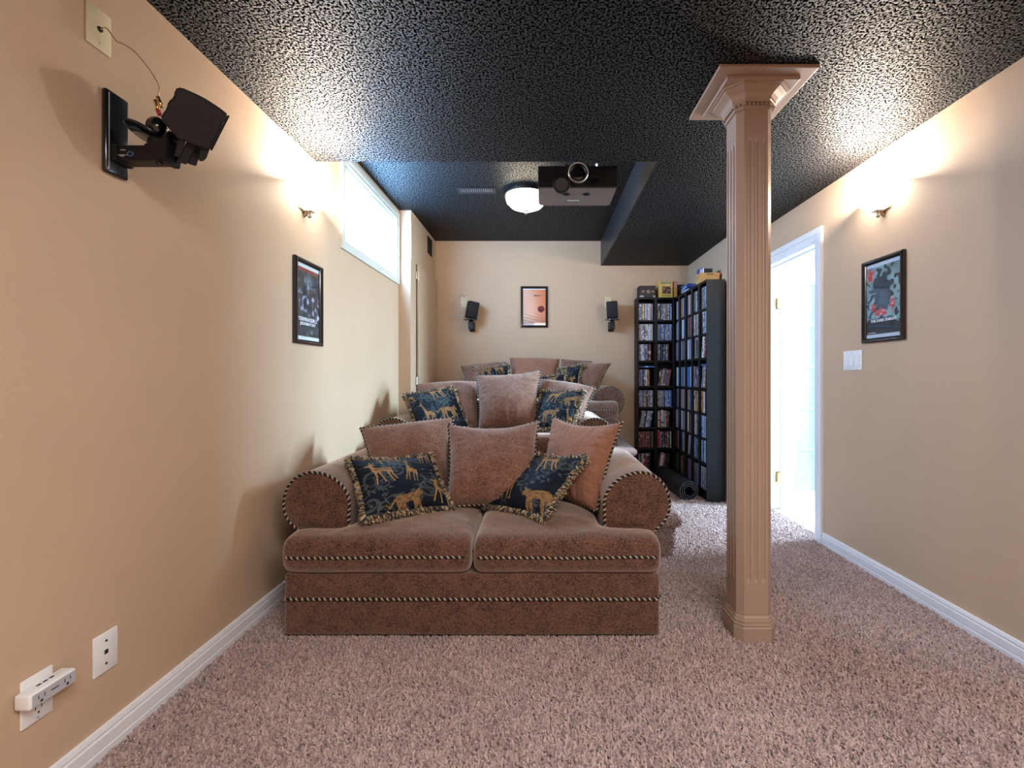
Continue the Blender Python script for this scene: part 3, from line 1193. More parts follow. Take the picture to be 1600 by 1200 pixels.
def seg_d(U, V, x1, y1, r1, x2, y2, r2):
    dx, dy = x2 - x1, y2 - y1
    L = dx * dx + dy * dy + 1e-9
    t = np.clip(((U - x1) * dx + (V - y1) * dy) / L, 0, 1)
    return np.hypot(U - x1 - t * dx, V - y1 - t * dy) - (r1 + (r2 - r1) * t)


GIRAFFE = [(.34, .46, .10, .60, .44, .09), (.33, .50, .07, .20, .86, .03), (.20, .88, .035, .09, .84, .022), (.21, .9, .01, .24, .98, .012), (.18, .9, .01, .17, .98, .012),
           (.31, .42, .035, .27, .0, .014), (.38, .42, .03, .42, .0, .014), (.60, .42, .04, .58, .22, .02), (.58, .22, .02, .63, .0, .014), (.66, .42, .035, .72, .2, .018), (.72, .2, .018, .74, .0, .014), (.68, .48, .012, .76, .28, .01)]
ANTELOPE = [(.34, .60, .105, .68, .62, .10), (.32, .64, .07, .22, .80, .042), (.22, .83, .045, .10, .79, .022), (.25, .86, .014, .33, 1.0, .008), (.22, .88, .014, .24, 1.02, .008), (.27, .84, .03, .35, .85, .012),
            (.34, .56, .042, .37, .3, .018), (.37, .3, .018, .38, .02, .017), (.42, .54, .03, .52, .32, .016), (.52, .32, .016, .60, .1, .015), (.66, .58, .05, .70, .36, .02), (.70, .36, .02, .82, .12, .015),
            (.74, .58, .04, .80, .38, .018), (.80, .38, .018, .90, .2, .014)]
LEOPARD = [(.24, .50, .15, .70, .52, .13), (.80, .62, .10, .86, .58, .075), (.84, .72, .03, .86, .74, .02), (.22, .42, .08, .20, .12, .045), (.34, .40, .06, .34, .08, .04), (.66, .42, .06, .66, .08, .045), (.74, .42, .06, .80, .10, .04),
           (.12, .52, .035, -.04, .34, .025), (-.04, .34, .025, -.14, .42, .02)]


def cloth_print(n, animals, seed):
    """Woven navy cloth with scrolling leaves and gold animals: colours on an n x n grid."""
    rng = np.random.RandomState(seed)
    t = (np.arange(n) + .0) / (n - 1)
    U, V = np.meshgrid(t, t, indexing='ij')
    base = np.array([0.0055, 0.009, 0.017])
    leaf = np.array([0.055, 0.068, 0.072])
    C = np.tile(base, (n, n, 1))
    m = np.zeros((n, n))
    for _ in range(22):
        a, b = rng.rand(2)
        R = 0.07 + 0.10 * rng.rand()
        sg = 1 if rng.rand() > .5 else -1
        r = np.hypot(U - a, V - b)
        th = np.arctan2(V - b, U - a) * sg
        s = ((th + 6.0 * np.log(r / R + 0.12) + rng.rand() * 6) / (2 * PI)) % 1.0
        m = np.maximum(m, ((np.abs(s - .5) < .10) & (r < R)).astype(float))
        # leaf sprays beside the scroll
        for k in range(5):
            an = rng.rand() * 6.28
            x0, y0 = a + R * math.cos(an), b + R * math.sin(an)
            x1, y1 = x0 + .05 * math.cos(an + .8 * sg), y0 + .05 * math.sin(an + .8 * sg)
            m = np.maximum(m, (seg_d(U, V, x0, y0, .016, x1, y1, .004) < 0).astype(float))
    C = C * (1 - m[..., None]) + leaf * m[..., None]
    gold = np.array([0.30, 0.175, 0.075])
    dark = np.array([0.10, 0.05, 0.02])
    grid = rng.rand(64, 64)
    gi = (np.clip(U * 46, 0, 63)).astype(int), (np.clip(V * 46, 0, 63)).astype(int)
    spots = grid[gi]
    for kind, ax, ay, sc, flip, rot in animals:
        x, y = U - ax, V - ay
        c, s = math.cos(rot), math.sin(rot)
        x, y = (x * c + y * s) / sc, (-x * s + y * c) / sc
        if flip:
            x = -x
        if kind == 'g':
            x = x / 0.62
        x, y = x + .5, y + .5
        d = np.full((n, n), 9.0)
        for cp in {'g': GIRAFFE, 'a': ANTELOPE, 'l': LEOPARD}[kind]:
            q = list(cp)
            q[2] *= .80
            q[5] *= .80
            d = np.minimum(d, seg_d(x, y, *q))
        ins = d < 0.006
        rim = (d < 0.03) & ~ins
        shade = np.ones((n, n))
        if kind == 'g':
            shade = np.where(spots > .45, 1.15, .55)
        elif kind == 'l':
            shade = np.where(spots > .6, .40, .75)
        else:
            shade = np.where((y > .60) & (y < .66) & (x > .3) & (x < .72), .35, 1.1)
        C[rim] = C[rim] * .5
        C[ins] = (gold * shade[..., None] + dark * (1 - np.clip(shade, 0, 1))[..., None] * .4)[ins]
    C *= (0.9 + 0.2 * rng.rand(n, n))[..., None]
    return C


FRINGE_COLS = np.array([[0.36, 0.26, 0.15], [0.26, 0.18, 0.10], [0.02, 0.017, 0.014], [0.035, 0.04, 0.04], [0.46, 0.35, 0.20], [0.12, 0.07, 0.035]])


def fringe(name, loop, cen, nrm, parent, length=0.034, step=0.0036, seed=1):
    rng = np.random.RandomState(seed)
    pts, tot = resample(loop, step, True)
    n = len(pts)
    V, Fc, Cc = [], [], []
    for i in range(n):
        tan = pts[(i + 1) % n] - pts[i - 1]
        tan /= np.linalg.norm(tan)
        out = np.cross(tan, nrm)
        if np.dot(out, pts[i] - cen) < 0:
            out = -out
        for k in range(5):
            lean = rng.normal(0, .40)
            lift = rng.normal(0, .50)
            d = out + tan * (lean + .35) + nrm * lift
            d /= np.linalg.norm(d)
            L = length * (0.75 + .5 * rng.rand())
            w = 0.0030 + .0022 * rng.rand()
            a = np.cross(d, nrm)
            a /= np.linalg.norm(a)
            b = np.cross(d, a)
            p0 = pts[i] - out * .004 + nrm * rng.normal(0, .004)
            sag = np.array([0, 0, -0.006])
            st = [(0.0, .7), (.45, 1.25), (.85, 1.15), (1.0, .35)]
            o0 = len(V)
            col = FRINGE_COLS[int((i // 2 + rng.randint(0, 2) * 3) % 6)] * (0.8 + .4 * rng.rand())
            for t, ww in st:
                c = p0 + d * L * t + sag * t * t
                for q in ((1, 0), (-.5, .86), (-.5, -.86)):
                    V.append(c + (a * q[0] + b * q[1]) * w * ww)
                    Cc.append(col)
            for r in range(3):
                for q in range(3):
                    q2 = (q + 1) % 3
                    Fc.append((o0 + r * 3 + q, o0 + r * 3 + q2, o0 + r * 3 + 3 + q2, o0 + r * 3 + 3 + q))
            Fc.append((o0 + 9, o0 + 10, o0 + 11))
    return from_np(name, V, Fc, M_FRINGE, parent, True, np.array(Cc), kind='stuff')


def pillow(label, corners, thick, n, mat, trim='rope', animals=None, seed=1, pinch=0.075, sag=0.03, group=None, cr=0.0065, wr=1.0, fr=0.026, cat='cushion'):
    TL, TR, BR, BL = [np.array(c, float) for c in corners]
    g = np.linspace(-1, 1, n)
    U, V = np.meshgrid(g, g, indexing='ij')
    U2 = U * (1 - pinch * (1 - V ** 2))
    V2 = V * (1 - pinch * (1 - U ** 2))
    # the top edge sags between its corners
    a, b = (U2 + 1) / 2, (V2 + 1) / 2
    base = ((1 - a) * (1 - b))[..., None] * BL + (a * (1 - b))[..., None] * BR + (a * b)[..., None] * TR + ((1 - a) * b)[..., None] * TL
    base[..., 2] -= sag * (1 - U ** 2) * (b ** 2)
    nrm = np.cross(TR - BL, TL - BR)
    nrm /= np.linalg.norm(nrm)
    if nrm[1] > 0:
        nrm = -nrm
    f = np.clip((1 - np.abs(U) ** 2.4) * (1 - np.abs(V) ** 2.4), 0, 1) ** 0.5
    # weight settles toward the bottom
    f = f * (1 - 0.18 * V)
    wr_ = np.zeros_like(f)
    for i in range(n):
        for j in range(n):
            p = Vector((U[i, j], V[i, j], seed * 3.1))
            # radial gathers near the seam, soft dents in the middle
            e = max(abs(U[i, j]), abs(V[i, j]))
            ed = V[i, j] if abs(U[i, j]) > abs(V[i, j]) else U[i, j]
            wr_[i, j] = noise.noise(p * 1.3) * .13 + noise.noise(p * 4.0) * 0.03 + noise.noise(Vector((ed * 13, e * 1.5, seed))) * .14 * max(0, (e - .45)) * wr
    thick *= 1.18 if animals is None else 1.05
    front = base + nrm * (thick * (f + wr_ * np.minimum(1, f * 1.6)))[..., None]
    back = base - nrm * (thick * 0.8 * f)[..., None]
    verts = list(front.reshape(-1, 3))
    idx = np.arange(n * n).reshape(n, n)
    faces = []
    for i in range(n - 1):
        for j in range(n - 1):
            faces.append((idx[i, j], idx[i + 1, j], idx[i + 1, j + 1], idx[i, j + 1]))
    # coarse back sharing the seam
    st = max(1, (n - 1) // 24)
    st = next(s for s in range(st, 0, -1) if (n - 1) % s == 0)
    bidx = idx.copy()
    border = np.zeros((n, n), bool)
    border[0], border[-1], border[:, 0], border[:, -1] = True, True, True, True
    off = len(verts)
    bidx[~border] = off + np.arange((~border).sum())
    verts += list(back[~border])
    for i in range(n - 1):
        for j in range(n - 1):
            faces.append((bidx[i, j], bidx[i, j + 1], bidx[i + 1, j + 1], bidx[i + 1, j]))
    faces = [tuple(int(q) for q in fc) for fc in faces]
    cols = None
    if animals is not None:
        C = cloth_print(n, animals, seed)
        cols = np.concatenate([C.reshape(-1, 3), np.tile(np.array([[.010, .017, .034]]), ((~border).sum(), 1))])
        mat = M_PRINTCLOTH
    # winding: front faces toward nrm
    p0, p1, p2 = front[0, 0], front[1, 0], front[1, 1]
    if np.dot(np.cross(p1 - p0, p2 - p0), nrm) < 0:
        faces = [fc[::-1] for fc in faces]
    o = from_np('cushion', verts, faces, mat, None, True, cols, label, cat, group)
    loop = [base[i, 0] for i in range(n - 1)] + [base[-1, j] for j in range(n - 1)] + [base[i, -1] for i in range(n - 1, 0, -1)] + [base[0, j] for j in range(n - 1, 0, -1)]
    if trim == 'rope':
        rope('piping', loop, cr, o, True, step=0.0045, sides=6)
    else:
        fringe('fringe', loop, (TL + TR + BL + BR) / 4, nrm, o, fr, seed=seed)
    return o


# front loveseat
pillow('rose brown velvet cushion at the left end of the front loveseat, behind a fringed one', [P(563, 669, 2.56), P(709, 652, 2.58), P(703, 783, 2.34), P(588, 783, 2.34)], .085, 41, M_PILLOW, seed=1, sag=-.012)
pillow('rose brown velvet cushion standing in the middle of the front loveseat', [P(700, 662, 2.44), P(842, 657, 2.44), P(838, 795, 2.17), P(697, 793, 2.19)], .105, 41, M_PILLOW, seed=2, sag=.030)
pillow('copper velvet cushion leaning on the right arm of the front loveseat', [P(864, 650, 2.64), P(973, 659, 2.32), P(932, 800, 2.10), P(846, 774, 2.44)], .085, 49, M_SATINPILLOW, seed=3, sag=.030, wr=2.4)
pillow('navy animal print fringed cushion at the left of the front loveseat', [P(545, 718, 2.19), P(672, 710, 2.36), P(706, 792, 2.15), P(570, 811, 1.95)], .06, 141, None, 'fringe',
       [('a', .27, .60, .46, False, -.15), ('g', .66, .62, .48, False, -.25), ('l', .50, .11, .42, False, .05), ('a', .40, 1.02, .46, False, -.1), ('a', .93, .20, .40, False, -.5), ('g', .88, 1.0, .5, True, 0)], seed=4, sag=.012)
pillow('navy animal print fringed cushion propped at the right of the front loveseat', [P(822, 706, 2.42), P(915, 715, 2.17), P(850, 809, 1.975), P(757, 790, 2.20)], .06, 141, None, 'fringe',
       [('g', .30, .38, .62, True, .10), ('a', .62, .80, .48, False, 0.1), ('l', .82, .20, .50, True, .35), ('a', .14, .92, .4, True, .2), ('l', .2, -.1, .4, False, 0)], seed=5, sag=.012)
# middle loveseat
pillow('tan velvet cushion at the left of the middle loveseat', [P(650, 602, 3.72), P(746, 596, 3.72), P(750, 680, 3.42), P(668, 676, 3.44)], .10, 33, M_PILLOW, seed=6, sag=-.02)
pillow('large mauve velvet cushion standing in the middle of the middle loveseat', [P(744, 586, 3.62), P(845, 578, 3.62), P(838, 672, 3.36), P(748, 674, 3.36)], .11, 41, M_PILLOW, seed=27, sag=.012, wr=1.6)
pillow('tan velvet cushion at the right of the middle loveseat', [P(842, 592, 3.74), P(931, 606, 3.50), P(908, 662, 3.38), P(838, 672, 3.46)], .09, 33, M_PILLOW, seed=8, sag=-.02)
pillow('navy animal print fringed cushion at the left of the middle loveseat', [P(633, 617, 3.48), P(709, 605, 3.54), P(733, 668, 3.34), P(652, 676, 3.22)], .055, 101, None, 'fringe',
       [('g', .32, .34, .62, False, 0), ('a', .58, .90, .5, False, 0), ('l', .72, .36, .44, False, 0), ('a', .02, .82, .3, False, 0), ('a', .96, .95, .3, False, 0)], seed=9, sag=.0)
pillow('navy animal print fringed cushion at the right of the middle loveseat', [P(847, 612, 3.55), P(912, 612, 3.40), P(894, 668, 3.22), P(830, 672, 3.34)], .055, 101, None, 'fringe',
       [('a', .42, .80, .50, True, 0), ('l', .45, .30, .52, False, 0), ('l', .86, .72, .46, False, .3), ('g', .95, .2, .5, False, 0)], seed=10, sag=.0)
# rear loveseat
pillow('brown velvet cushion leaning out at the left end of the rear loveseat', [P(721, 573, 4.60), P(790, 566, 4.72), P(800, 612, 4.45), P(728, 615, 4.36)], .09, 29, M_PILLOW, seed=11, sag=-.01)
pillow('tan velvet cushion standing in the middle of the rear loveseat', [P(797, 560, 4.74), P(874, 562, 4.74), P(872, 612, 4.46), P(799, 612, 4.46)], .09, 33, M_SATINPILLOW, seed=12, sag=-.012)
pillow('brown velvet cushion upright behind the fringed one of the rear loveseat', [P(878, 562, 4.76), P(925, 565, 4.72), P(915, 612, 4.5), P(872, 612, 4.56)], .06, 29, M_PILLOW, seed=13, sag=-.01)
pillow('brown velvet cushion on the right arm of the rear loveseat', [P(905, 567, 4.66), P(954, 568, 4.46), P(932, 612, 4.25), P(884, 612, 4.46)], .085, 29, M_PILLOW, seed=14, sag=.0)
pillow('navy animal print fringed cushion at the left of the rear loveseat', [P(741, 575, 4.50), P(794, 571, 4.54), P(798, 615, 4.36), P(747, 617, 4.32)], .05, 73, None, 'fringe',
       [('a', .70, .84, .5, False, 0), ('l', .3, .8, .5, False, 0), ('g', .5, .3, .6, False, 0)], seed=15, sag=.0, fr=.028)
pillow('navy animal print fringed cushion at the right of the rear loveseat', [P(874, 576, 4.52), P(909, 570, 4.40), P(902, 616, 4.26), P(866, 618, 4.38)], .05, 73, None, 'fringe',
       [('a', .3, .8, .5, False, .2), ('l', .7, .45, .5, False, 0), ('g', .4, .2, .5, False, 0)], seed=16, sag=.0, fr=.028)
pillow('low navy animal print fringed cushion between tan and upright cushions of the rear loveseat', [P(846, 590, 4.42), P(884, 584, 4.34), P(880, 618, 4.20), P(846, 620, 4.28)], .04, 61, None, 'fringe',
       [('l', .5, .8, .6, False, 0)], seed=17, sag=.0, fr=.028)
# ------------------------------------------------------------------ media towers and their disc cases
TW, TD, TH = 0.192, 0.155, 1.885
SHELF_Z = [1.650, 1.4385, 1.230, 0.969, 0.751, 0.540, 0.328, 0.097]
ORD = ['top', 'second', 'third', 'fourth', 'fifth', 'sixth', 'seventh', 'lowest']
ORIG = {}


def tower(M, label, where):
    loc = M @ Vector((TW / 2, TD / 2, 0))
    root = empty('media_tower', loc, label, 'shelf unit', 'black media towers')
    t = 0.016
    box('side_panel', 0, t, 0, TD, 0, TH, M_WOOD, root, 0.0015, 1, M=M)
    box('side_panel', TW - t, TW, 0, TD, 0, TH, M_WOOD, root, 0.0015, 1, M=M)
    box('top_panel', t, TW - t, 0, TD, TH - 0.02, TH, M_WOOD, root, M=M)
    box('back_panel', t, TW - t, TD - 0.005, TD, 0.08, TH - 0.02, M_WOOD, root, M=M)
    box('plinth', t, TW - t, 0.01, 0.024, 0, 0.079, M_WOOD, root, M=M)
    for z in SHELF_Z:
        box('shelf', t, TW - t, 0.006, TD - 0.005, z - 0.018, z, M_WOOD, root, M=M)
    root['_where'] = where
    return root


TA = 0.998
towers = []
for k in range(2):
    M = T(TA + k * (TW + .002), YB - 0.001 - TD, 0)
    towers.append((tower(M, ['black media tower against the back wall, left of the pair', 'black media tower against the back wall, right of the pair in the corner'][k],
                         ['the left back wall tower', 'the right back wall tower'][k]), M))
XBF = 1.392
names_b = ['nearest', 'second nearest', 'middle', 'second farthest', 'farthest']
for k in range(5):
    y_far = 3.868 + (k + 1) * TW + k * 0.0015
    # depth of these units runs to the wall
    M = T(XBF, y_far, 0) @ Matrix.Rotation(-PI / 2, 4, 'Z')
    towers.append((tower(M, 'black media tower along the right wall, %s of the row of five' % names_b[k], 'the %s right wall tower' % names_b[k]), M))
for r, _ in towers:
    del r['_where']
WHERE = ['the left back wall tower', 'the right back wall tower'] + ['the %s side tower' % n for n in names_b]

# prototype meshes of a disc case: plastic box (slot 0) with printed spine and front (slot 1)


def case_mesh(name, th, h, d):
    bm = bmesh.new()
    bm_box(bm, -th / 2, th / 2, 0, d, 0, h, 0.0012, 1)
    bm.normal_update()
    for f in bm.faces:
        f.material_index = 1 if (f.normal.y < -.9 or abs(f.normal.x) > .9) else 0
    # clear plastic top band stays plastic: split is at the bevel
    me = bpy.data.meshes.new(name)
    bm.to_mesh(me)
    bm.free()
    me.materials.append(M_BLACKMATTE)
    me.materials.append(SPINES[0][1])
    return me


CASE_MESH = {'dvd': case_mesh('disc_case', .0145, .190, .135), 'blu': case_mesh('disc_case', .0128, .171, .135), 'thin': case_mesh('disc_case', .0095, .190, .135), 'wide': case_mesh('disc_case', .026, .180, .138), 'low': case_mesh('disc_case', .0095, .165, .135)}
CASE_T = {'dvd': .0145, 'blu': .0128, 'thin': .0095, 'wide': .026, 'low': .0095}
CASE_H = {'dvd': .190, 'blu': .171, 'thin': .190, 'wide': .180, 'low': .165}


def put_case(M, x, z, kind, ci, lean, plastic, label, group, y=0.014, flat=False):
    o = bpy.data.objects.new('disc_case', CASE_MESH[kind])
    COL.objects.link(o)
    L = T(x, y, z) @ Matrix.Rotation(lean, 4, 'Y')
    o.matrix_world = M @ L
    o.material_slots[0].link = 'OBJECT'
    o.material_slots[0].material = plastic
    o.material_slots[1].link = 'OBJECT'
    o.material_slots[1].material = SPINES[ci][1]
    return setp(o, label, 'disc case', group)


rng = random.Random(11)
PAL = {  # per tower row: palette weights by colour index
    'default': [0, 1, 1, 2, 3, 4, 4, 6, 7, 5, 0, 1],
    'blu': [4, 6, 3, 4, 0, 6, 4, 3, 8, 1],
    'warm': [2, 5, 7, 1, 0, 8, 2, 4],
    'dark': [1, 7, 1, 4, 9, 2, 1, 0],
}
ROWPAL = {(0, 0): 'blu', (0, 1): 'blu', (1, 1): 'blu', (0, 4): 'blu', (1, 4): 'blu', (0, 5): 'blu', (0, 6): 'dark', (1, 6): 'dark', (1, 5): 'warm', (0, 7): 'dark', (1, 7): 'dark', (2, 2): 'warm', (2, 4): 'warm', (3, 4): 'warm', (3, 5): 'warm'}
n_ind = 0
NTH = 'first second third fourth fifth sixth seventh eighth ninth tenth eleventh twelfth thirteenth fourteenth fifteenth sixteenth seventeenth eighteenth'.split()
stuffV, stuffF, stuffC = [], [], []
rawcol = {'white': (.62, .64, .68), 'black': (.03, .03, .035), 'red': (.42, .04, .04), 'blue': (.04, .14, .42), 'grey': (.28, .30, .34), 'orange': (.55, .24, .06), 'pale blue': (.3, .42, .58), 'brown': (.2, .1, .06), 'yellow': (.6, .46, .1), 'purple': (.22, .07, .28), 'green': (.1, .28, .14)}
for ti, (root, M) in enumerate(towers):
    for ri, z in enumerate(SHELF_Z):
        pal = PAL[ROWPAL.get((ti, ri), 'default')]
        blu = ROWPAL.get((ti, ri)) == 'blu'
        x = 0.0175
        end = TW - 0.0175 - (rng.choice([0.0, 0.004, 0.02, 0.035]) if not blu else 0.002)
        lean = 0.0
        if (ti, ri) in ((0, 5), (1, 3), (1, 7), (2, 2), (2, 3), (4, 6)):
            lean = 0.16
        n_here = 0
        group = 'disc cases on the %s shelf of %s' % (ORD[ri], WHERE[ti])
        while True:
            kind = 'blu' if blu else rng.choice(['dvd', 'dvd', 'dvd', 'thin', 'dvd', 'wide' if rng.random() < .35 else 'dvd'])
            if ti < 2 and kind in ('dvd', 'thin'):
                kind = 'blu' if kind == 'dvd' else 'low'
            w = CASE_T[kind] + 0.0006
            if lean:
                w = w / math.cos(lean)
            room = end - (CASE_H[kind] * math.sin(lean) if lean else 0)
            if x + w > room:
                break
            ci = rng.choice(pal)
            xc_ = x + w / 2
            plastic = M_BLUE if blu else M_BLACKMATTE
            yy = 0.014 + rng.random() * .006
            if ti <= 2 or (ti == 3 and n_ind < 298):
                put_case(M, xc_, z + (0.001 + abs(math.sin(lean)) * CASE_T[kind] / 2), kind, ci, lean, plastic,
                         '%s spined disc case %s from left, %s shelf of %s' % (SPINES[ci][0], NTH[n_here], ORD[ri], WHERE[ti].replace('the ', '')), group, yy)
                n_ind += 1
                n_here += 1
            else:
                b = len(stuffV)
                for cx_, cy_, cz_ in ((-.5, 0, 0), (.5, 0, 0), (.5, 1, 0), (-.5, 1, 0), (-.5, 0, 1), (.5, 0, 1), (.5, 1, 1), (-.5, 1, 1)):
                    q = M @ (T(xc_, yy, z + .001) @ Matrix.Rotation(lean, 4, 'Y')) @ Vector((cx_ * CASE_T[kind], cy_ * .135, cz_ * CASE_H[kind]))
                    stuffV.append(tuple(q))
                    stuffC.append(rawcol[SPINES[ci][0]])
                stuffF += [(b, b + 1, b + 5, b + 4), (b + 1, b + 2, b + 6, b + 5), (b + 2, b + 3, b + 7, b + 6), (b + 3, b, b + 4, b + 7), (b + 4, b + 5, b + 6, b + 7), (b + 3, b + 2, b + 1, b)]
            x += w
from_np('disc_cases', stuffV, stuffF, M_CASEPRINT, None, False, np.array(stuffC), 'rows of disc cases filling the farther side towers along the right wall', 'disc cases', None, 'stuff')
# single cases lying flat on top of standing rows


def flat_case(M, x, y, z, plastic, ci, label, rz=0.0):
    o = bpy.data.objects.new('disc_case', CASE_MESH['blu'])
    COL.objects.link(o)
    o.matrix_world = M @ T(x, y, z + .0064) @ Matrix.Rotation(rz, 4, 'Z') @ Matrix.Rotation(PI / 2, 4, 'Y') @ T(0, 0, -.0855)
    o.material_slots[0].link = 'OBJECT'
    o.material_slots[0].material = plastic
    o.material_slots[1].link = 'OBJECT'
    o.material_slots[1].material = SPINES[ci][1]
    return setp(o, label, 'disc case')


# things standing on top of the towers
def printed_box(name, x0, x1, y0, y1, z0, z1, mat, colfn, nx, nz, label, cat, side_m=None):
    """Card box whose camera side carries a printed picture (colour grid)."""
    root = box(name, x0, x1, y0, y1, z0, z1, mat, None, 0.002, 1, label=label, cat=cat)
    V, Fc, Cc = [], [], []
    for j in range(nz):
        for i in range(nx):
            u, v = (i + .0) / (nx - 1), (j + .0) / (nz - 1)
            V.append((x0 + .003 + (x1 - x0 - .006) * u, y0 - 0.0006, z0 + .003 + (z1 - z0 - .006) * v))
            Cc.append(colfn(u, v))
    for j in range(nz - 1):
        for i in range(nx - 1):
            a = j * nx + i
            Fc.append((a, a + 1, a + nx + 1, a + nx))
    from_np('printed_face', V, Fc, M_CASEPRINT, root, False, np.array(Cc))
    return root


def dark_faces(u, v):
    c = np.array([.012, .010, .012])
    for (a, b, r) in ((.22, .52, .12), (.55, .50, .16), (.84, .50, .10)):
        d = math.hypot((u - a) * 1.3, (v - b) * 1.0)
        if d < r:
            c = np.array([.42, .30, .24]) * (0.45 + .55 * noise.noise(Vector((u * 14, v * 14, 2))) ** 2 * 3)
    if v < .14 and (u < .25 or u > .85):
        c = np.array([.4, .4, .42])
    return np.clip(c, 0, 1)


def family(u, v):
    y = np.array([.62, .42, .10])
    if .22 < u < .86 and .22 < v < .70:
        if .26 < u < .82 and .25 < v < .67:
            nn = noise.noise(Vector((u * 9, v * 8, 5)))
            return np.array([.05, .02, .02]) if nn < 0.05 else (np.array([.45, .30, .22]) if nn < .3 else np.array([.35, .05, .06]))
        return np.array([.05, .03, .03])
    if .2 < u < .9 and .08 < v < .12:
        return y * .5
    return y


yf_a = YB - TD
printed_box('box_set', 1.022, 1.188, yf_a + .004, yf_a + .13, TH, TH + .122, M_BLACKMATTE, dark_faces, 34, 26, 'dark boxed disc set with pale portraits on the left back wall tower', 'box')
yb_ = printed_box('box_set', 1.222, 1.366, yf_a + .003, yf_a + .10, TH, TH + .165, M_YELLOW, family, 34, 38, 'yellow boxed disc set with family picture on the right back wall tower', 'box')
for body, sz, zz, m in (('MARRIED', .026, TH + .147, M_TEALINK), ('WITH', .013, TH + .130, M_PAPER)):
    text('lettering', body, sz, m, yb_, T(1.298 if body == 'MARRIED' else 1.312, yf_a + .0015, zz) @ Matrix.Rotation(PI / 2, 4, 'X'), bold=.0006)
o = printed_box('boxed_book', 1.374, 1.392 + .022, yf_a + .01, yf_a + .14, TH, TH + .168, M_BLACKMATTE, lambda u, v: (np.array([.55, .22, .20]) if v > .55 else np.array([.62, .33, .08])) * (0.5 if noise.noise(Vector((u * 6, v * 16, 9))) > .2 else 1), 8, 30,
                'pink and orange spined boxed book standing in the tower corner', 'book')
box('dark_case', 1.425, 1.535, yf_a + .06, yf_a + .135, TH, TH + .142, M_BLACKMATTE, None, .002, 1, label='dark disc box standing in the corner behind the blue pile', cat='box')
MB_ = T(XBF, 0, 0)
cols_ = [(M_PAPER, 0), (M_WPLASTIC, 6), (M_BLUE, 3), (M_BLUE, 6), (M_BLUE, 3), (M_BLUE, 3)]
lab_ = ['white disc case at the bottom of the blue pile on the towers', 'pale disc case second from the bottom of the blue pile on the towers', 'blue disc case third from the bottom of the pile on the towers',
        'pale blue disc case fourth from the bottom of the pile on the towers', 'blue disc case just under the topmost of the pile on the towers', 'topmost blue disc case of the pile lying on the towers']
for k in range(6):
    o = bpy.data.objects.new('disc_case', CASE_MESH['blu'])
    COL.objects.link(o)
    o.matrix_world = T(1.475 + rng.uniform(-.008, .008), 4.53 + rng.uniform(-.01, .01), TH + .0067 + k * .0131) @ Matrix.Rotation(-PI / 2 + rng.uniform(-.12, .12), 4, 'Z') @ Matrix.Rotation(PI / 2, 4, 'Y') @ T(0, -.0675, -.0855)
    for s in (0, 1):
        o.material_slots[s].link = 'OBJECT'
    o.material_slots[0].material = cols_[k][0]
    o.material_slots[1].material = SPINES[cols_[k][1]][1]
    setp(o, lab_[k], 'disc case')
cb = empty('cardboard_box', (1.468, 4.06, TH), 'tan cardboard box lying on the near end of the side towers', 'box')
box('box_body', 1.385, 1.552, 4.0, 4.12, TH, TH + .062, M_CARD, cb, .002, 1)
box('box_lid', 1.382, 1.555, 3.997, 4.123, TH + .062, TH + .084, M_CARD, cb, .002, 1)
box('label_strip', 1.44, 1.50, 3.9962, 3.9972, TH + .068, TH + .074, M_INK, cb)
printed_box('small_case', 1.388, 1.412, 4.02, 4.10, TH + .084, TH + .128, M_BLUE, lambda u, v: np.array([.04, .14, .5]) if v > .8 else (np.array([.6, .65, .72]) if noise.noise(Vector((u * 7, v * 9, 1))) > -.1 else np.array([.1, .2, .5])), 10, 14, 'small blue and white case standing on the cardboard box', 'disc case')
box('small_case', 1.4135, 1.424, 4.02, 4.10, TH + .084, TH + .128, M_PAPER, None, .001, 1, label='small white case between blue and dark ones on the cardboard box', cat='disc case')
box('small_case', 1.4255, 1.50, 4.02, 4.10, TH + .084, TH + .126, M_BLACKMATTE, None, .002, 1, label='small dark case lying at the right on the cardboard box', cat='disc case')

# rolled black mat on the carpet in front of the side towers
def roll(c0, c1, r, turns, th, mat, label):
    c0, c1 = np.array(c0), np.array(c1)
    ax = (c1 - c0) / np.linalg.norm(c1 - c0)
    up = np.array([0, 0, 1.0])
    sd = np.cross(ax, up)
    sd /= np.linalg.norm(sd)
    up = np.cross(sd, ax)
    bm = bmesh.new()
    n = int(turns * 28)
    rows = []
    for k in range(n + 1):
        a = 2 * PI * turns * k / n
        rr = r - (r * .55) * (1 - k / n)
        for q in (rr, rr - th):
            d = sd * math.cos(a) * q + up * math.sin(a) * q
            rows.append((bm.verts.new(c0 + d), bm.verts.new(c1 + d)))
    for k in range(n):
        o0, i0, o1, i1 = rows[2 * k], rows[2 * k + 1], rows[2 * k + 2], rows[2 * k + 3]
        bm.faces.new((o0[0], o1[0], o1[1], o0[1]))
        bm.faces.new((i0[0], i0[1], i1[1], i1[0]))
        bm.faces.new((o0[0], i0[0], i1[0], o1[0]))
        bm.faces.new((o0[1], o1[1], i1[1], i0[1]))
    for a in (0, n):
        bm.faces.new((rows[2 * a][0], rows[2 * a][1], rows[2 * a + 1][1], rows[2 * a + 1][0]))
    bmesh.ops.recalc_face_normals(bm, faces=bm.faces)
    return finish('rolled_mat', bm, mat, None, True, angle=40, label=label, cat='mat')


roll((1.268, 3.93, .094), (1.225, 4.60, .094), .092, 2.75, .010, M_FOAM, 'black rolled up mat lying on carpet before the side towers')


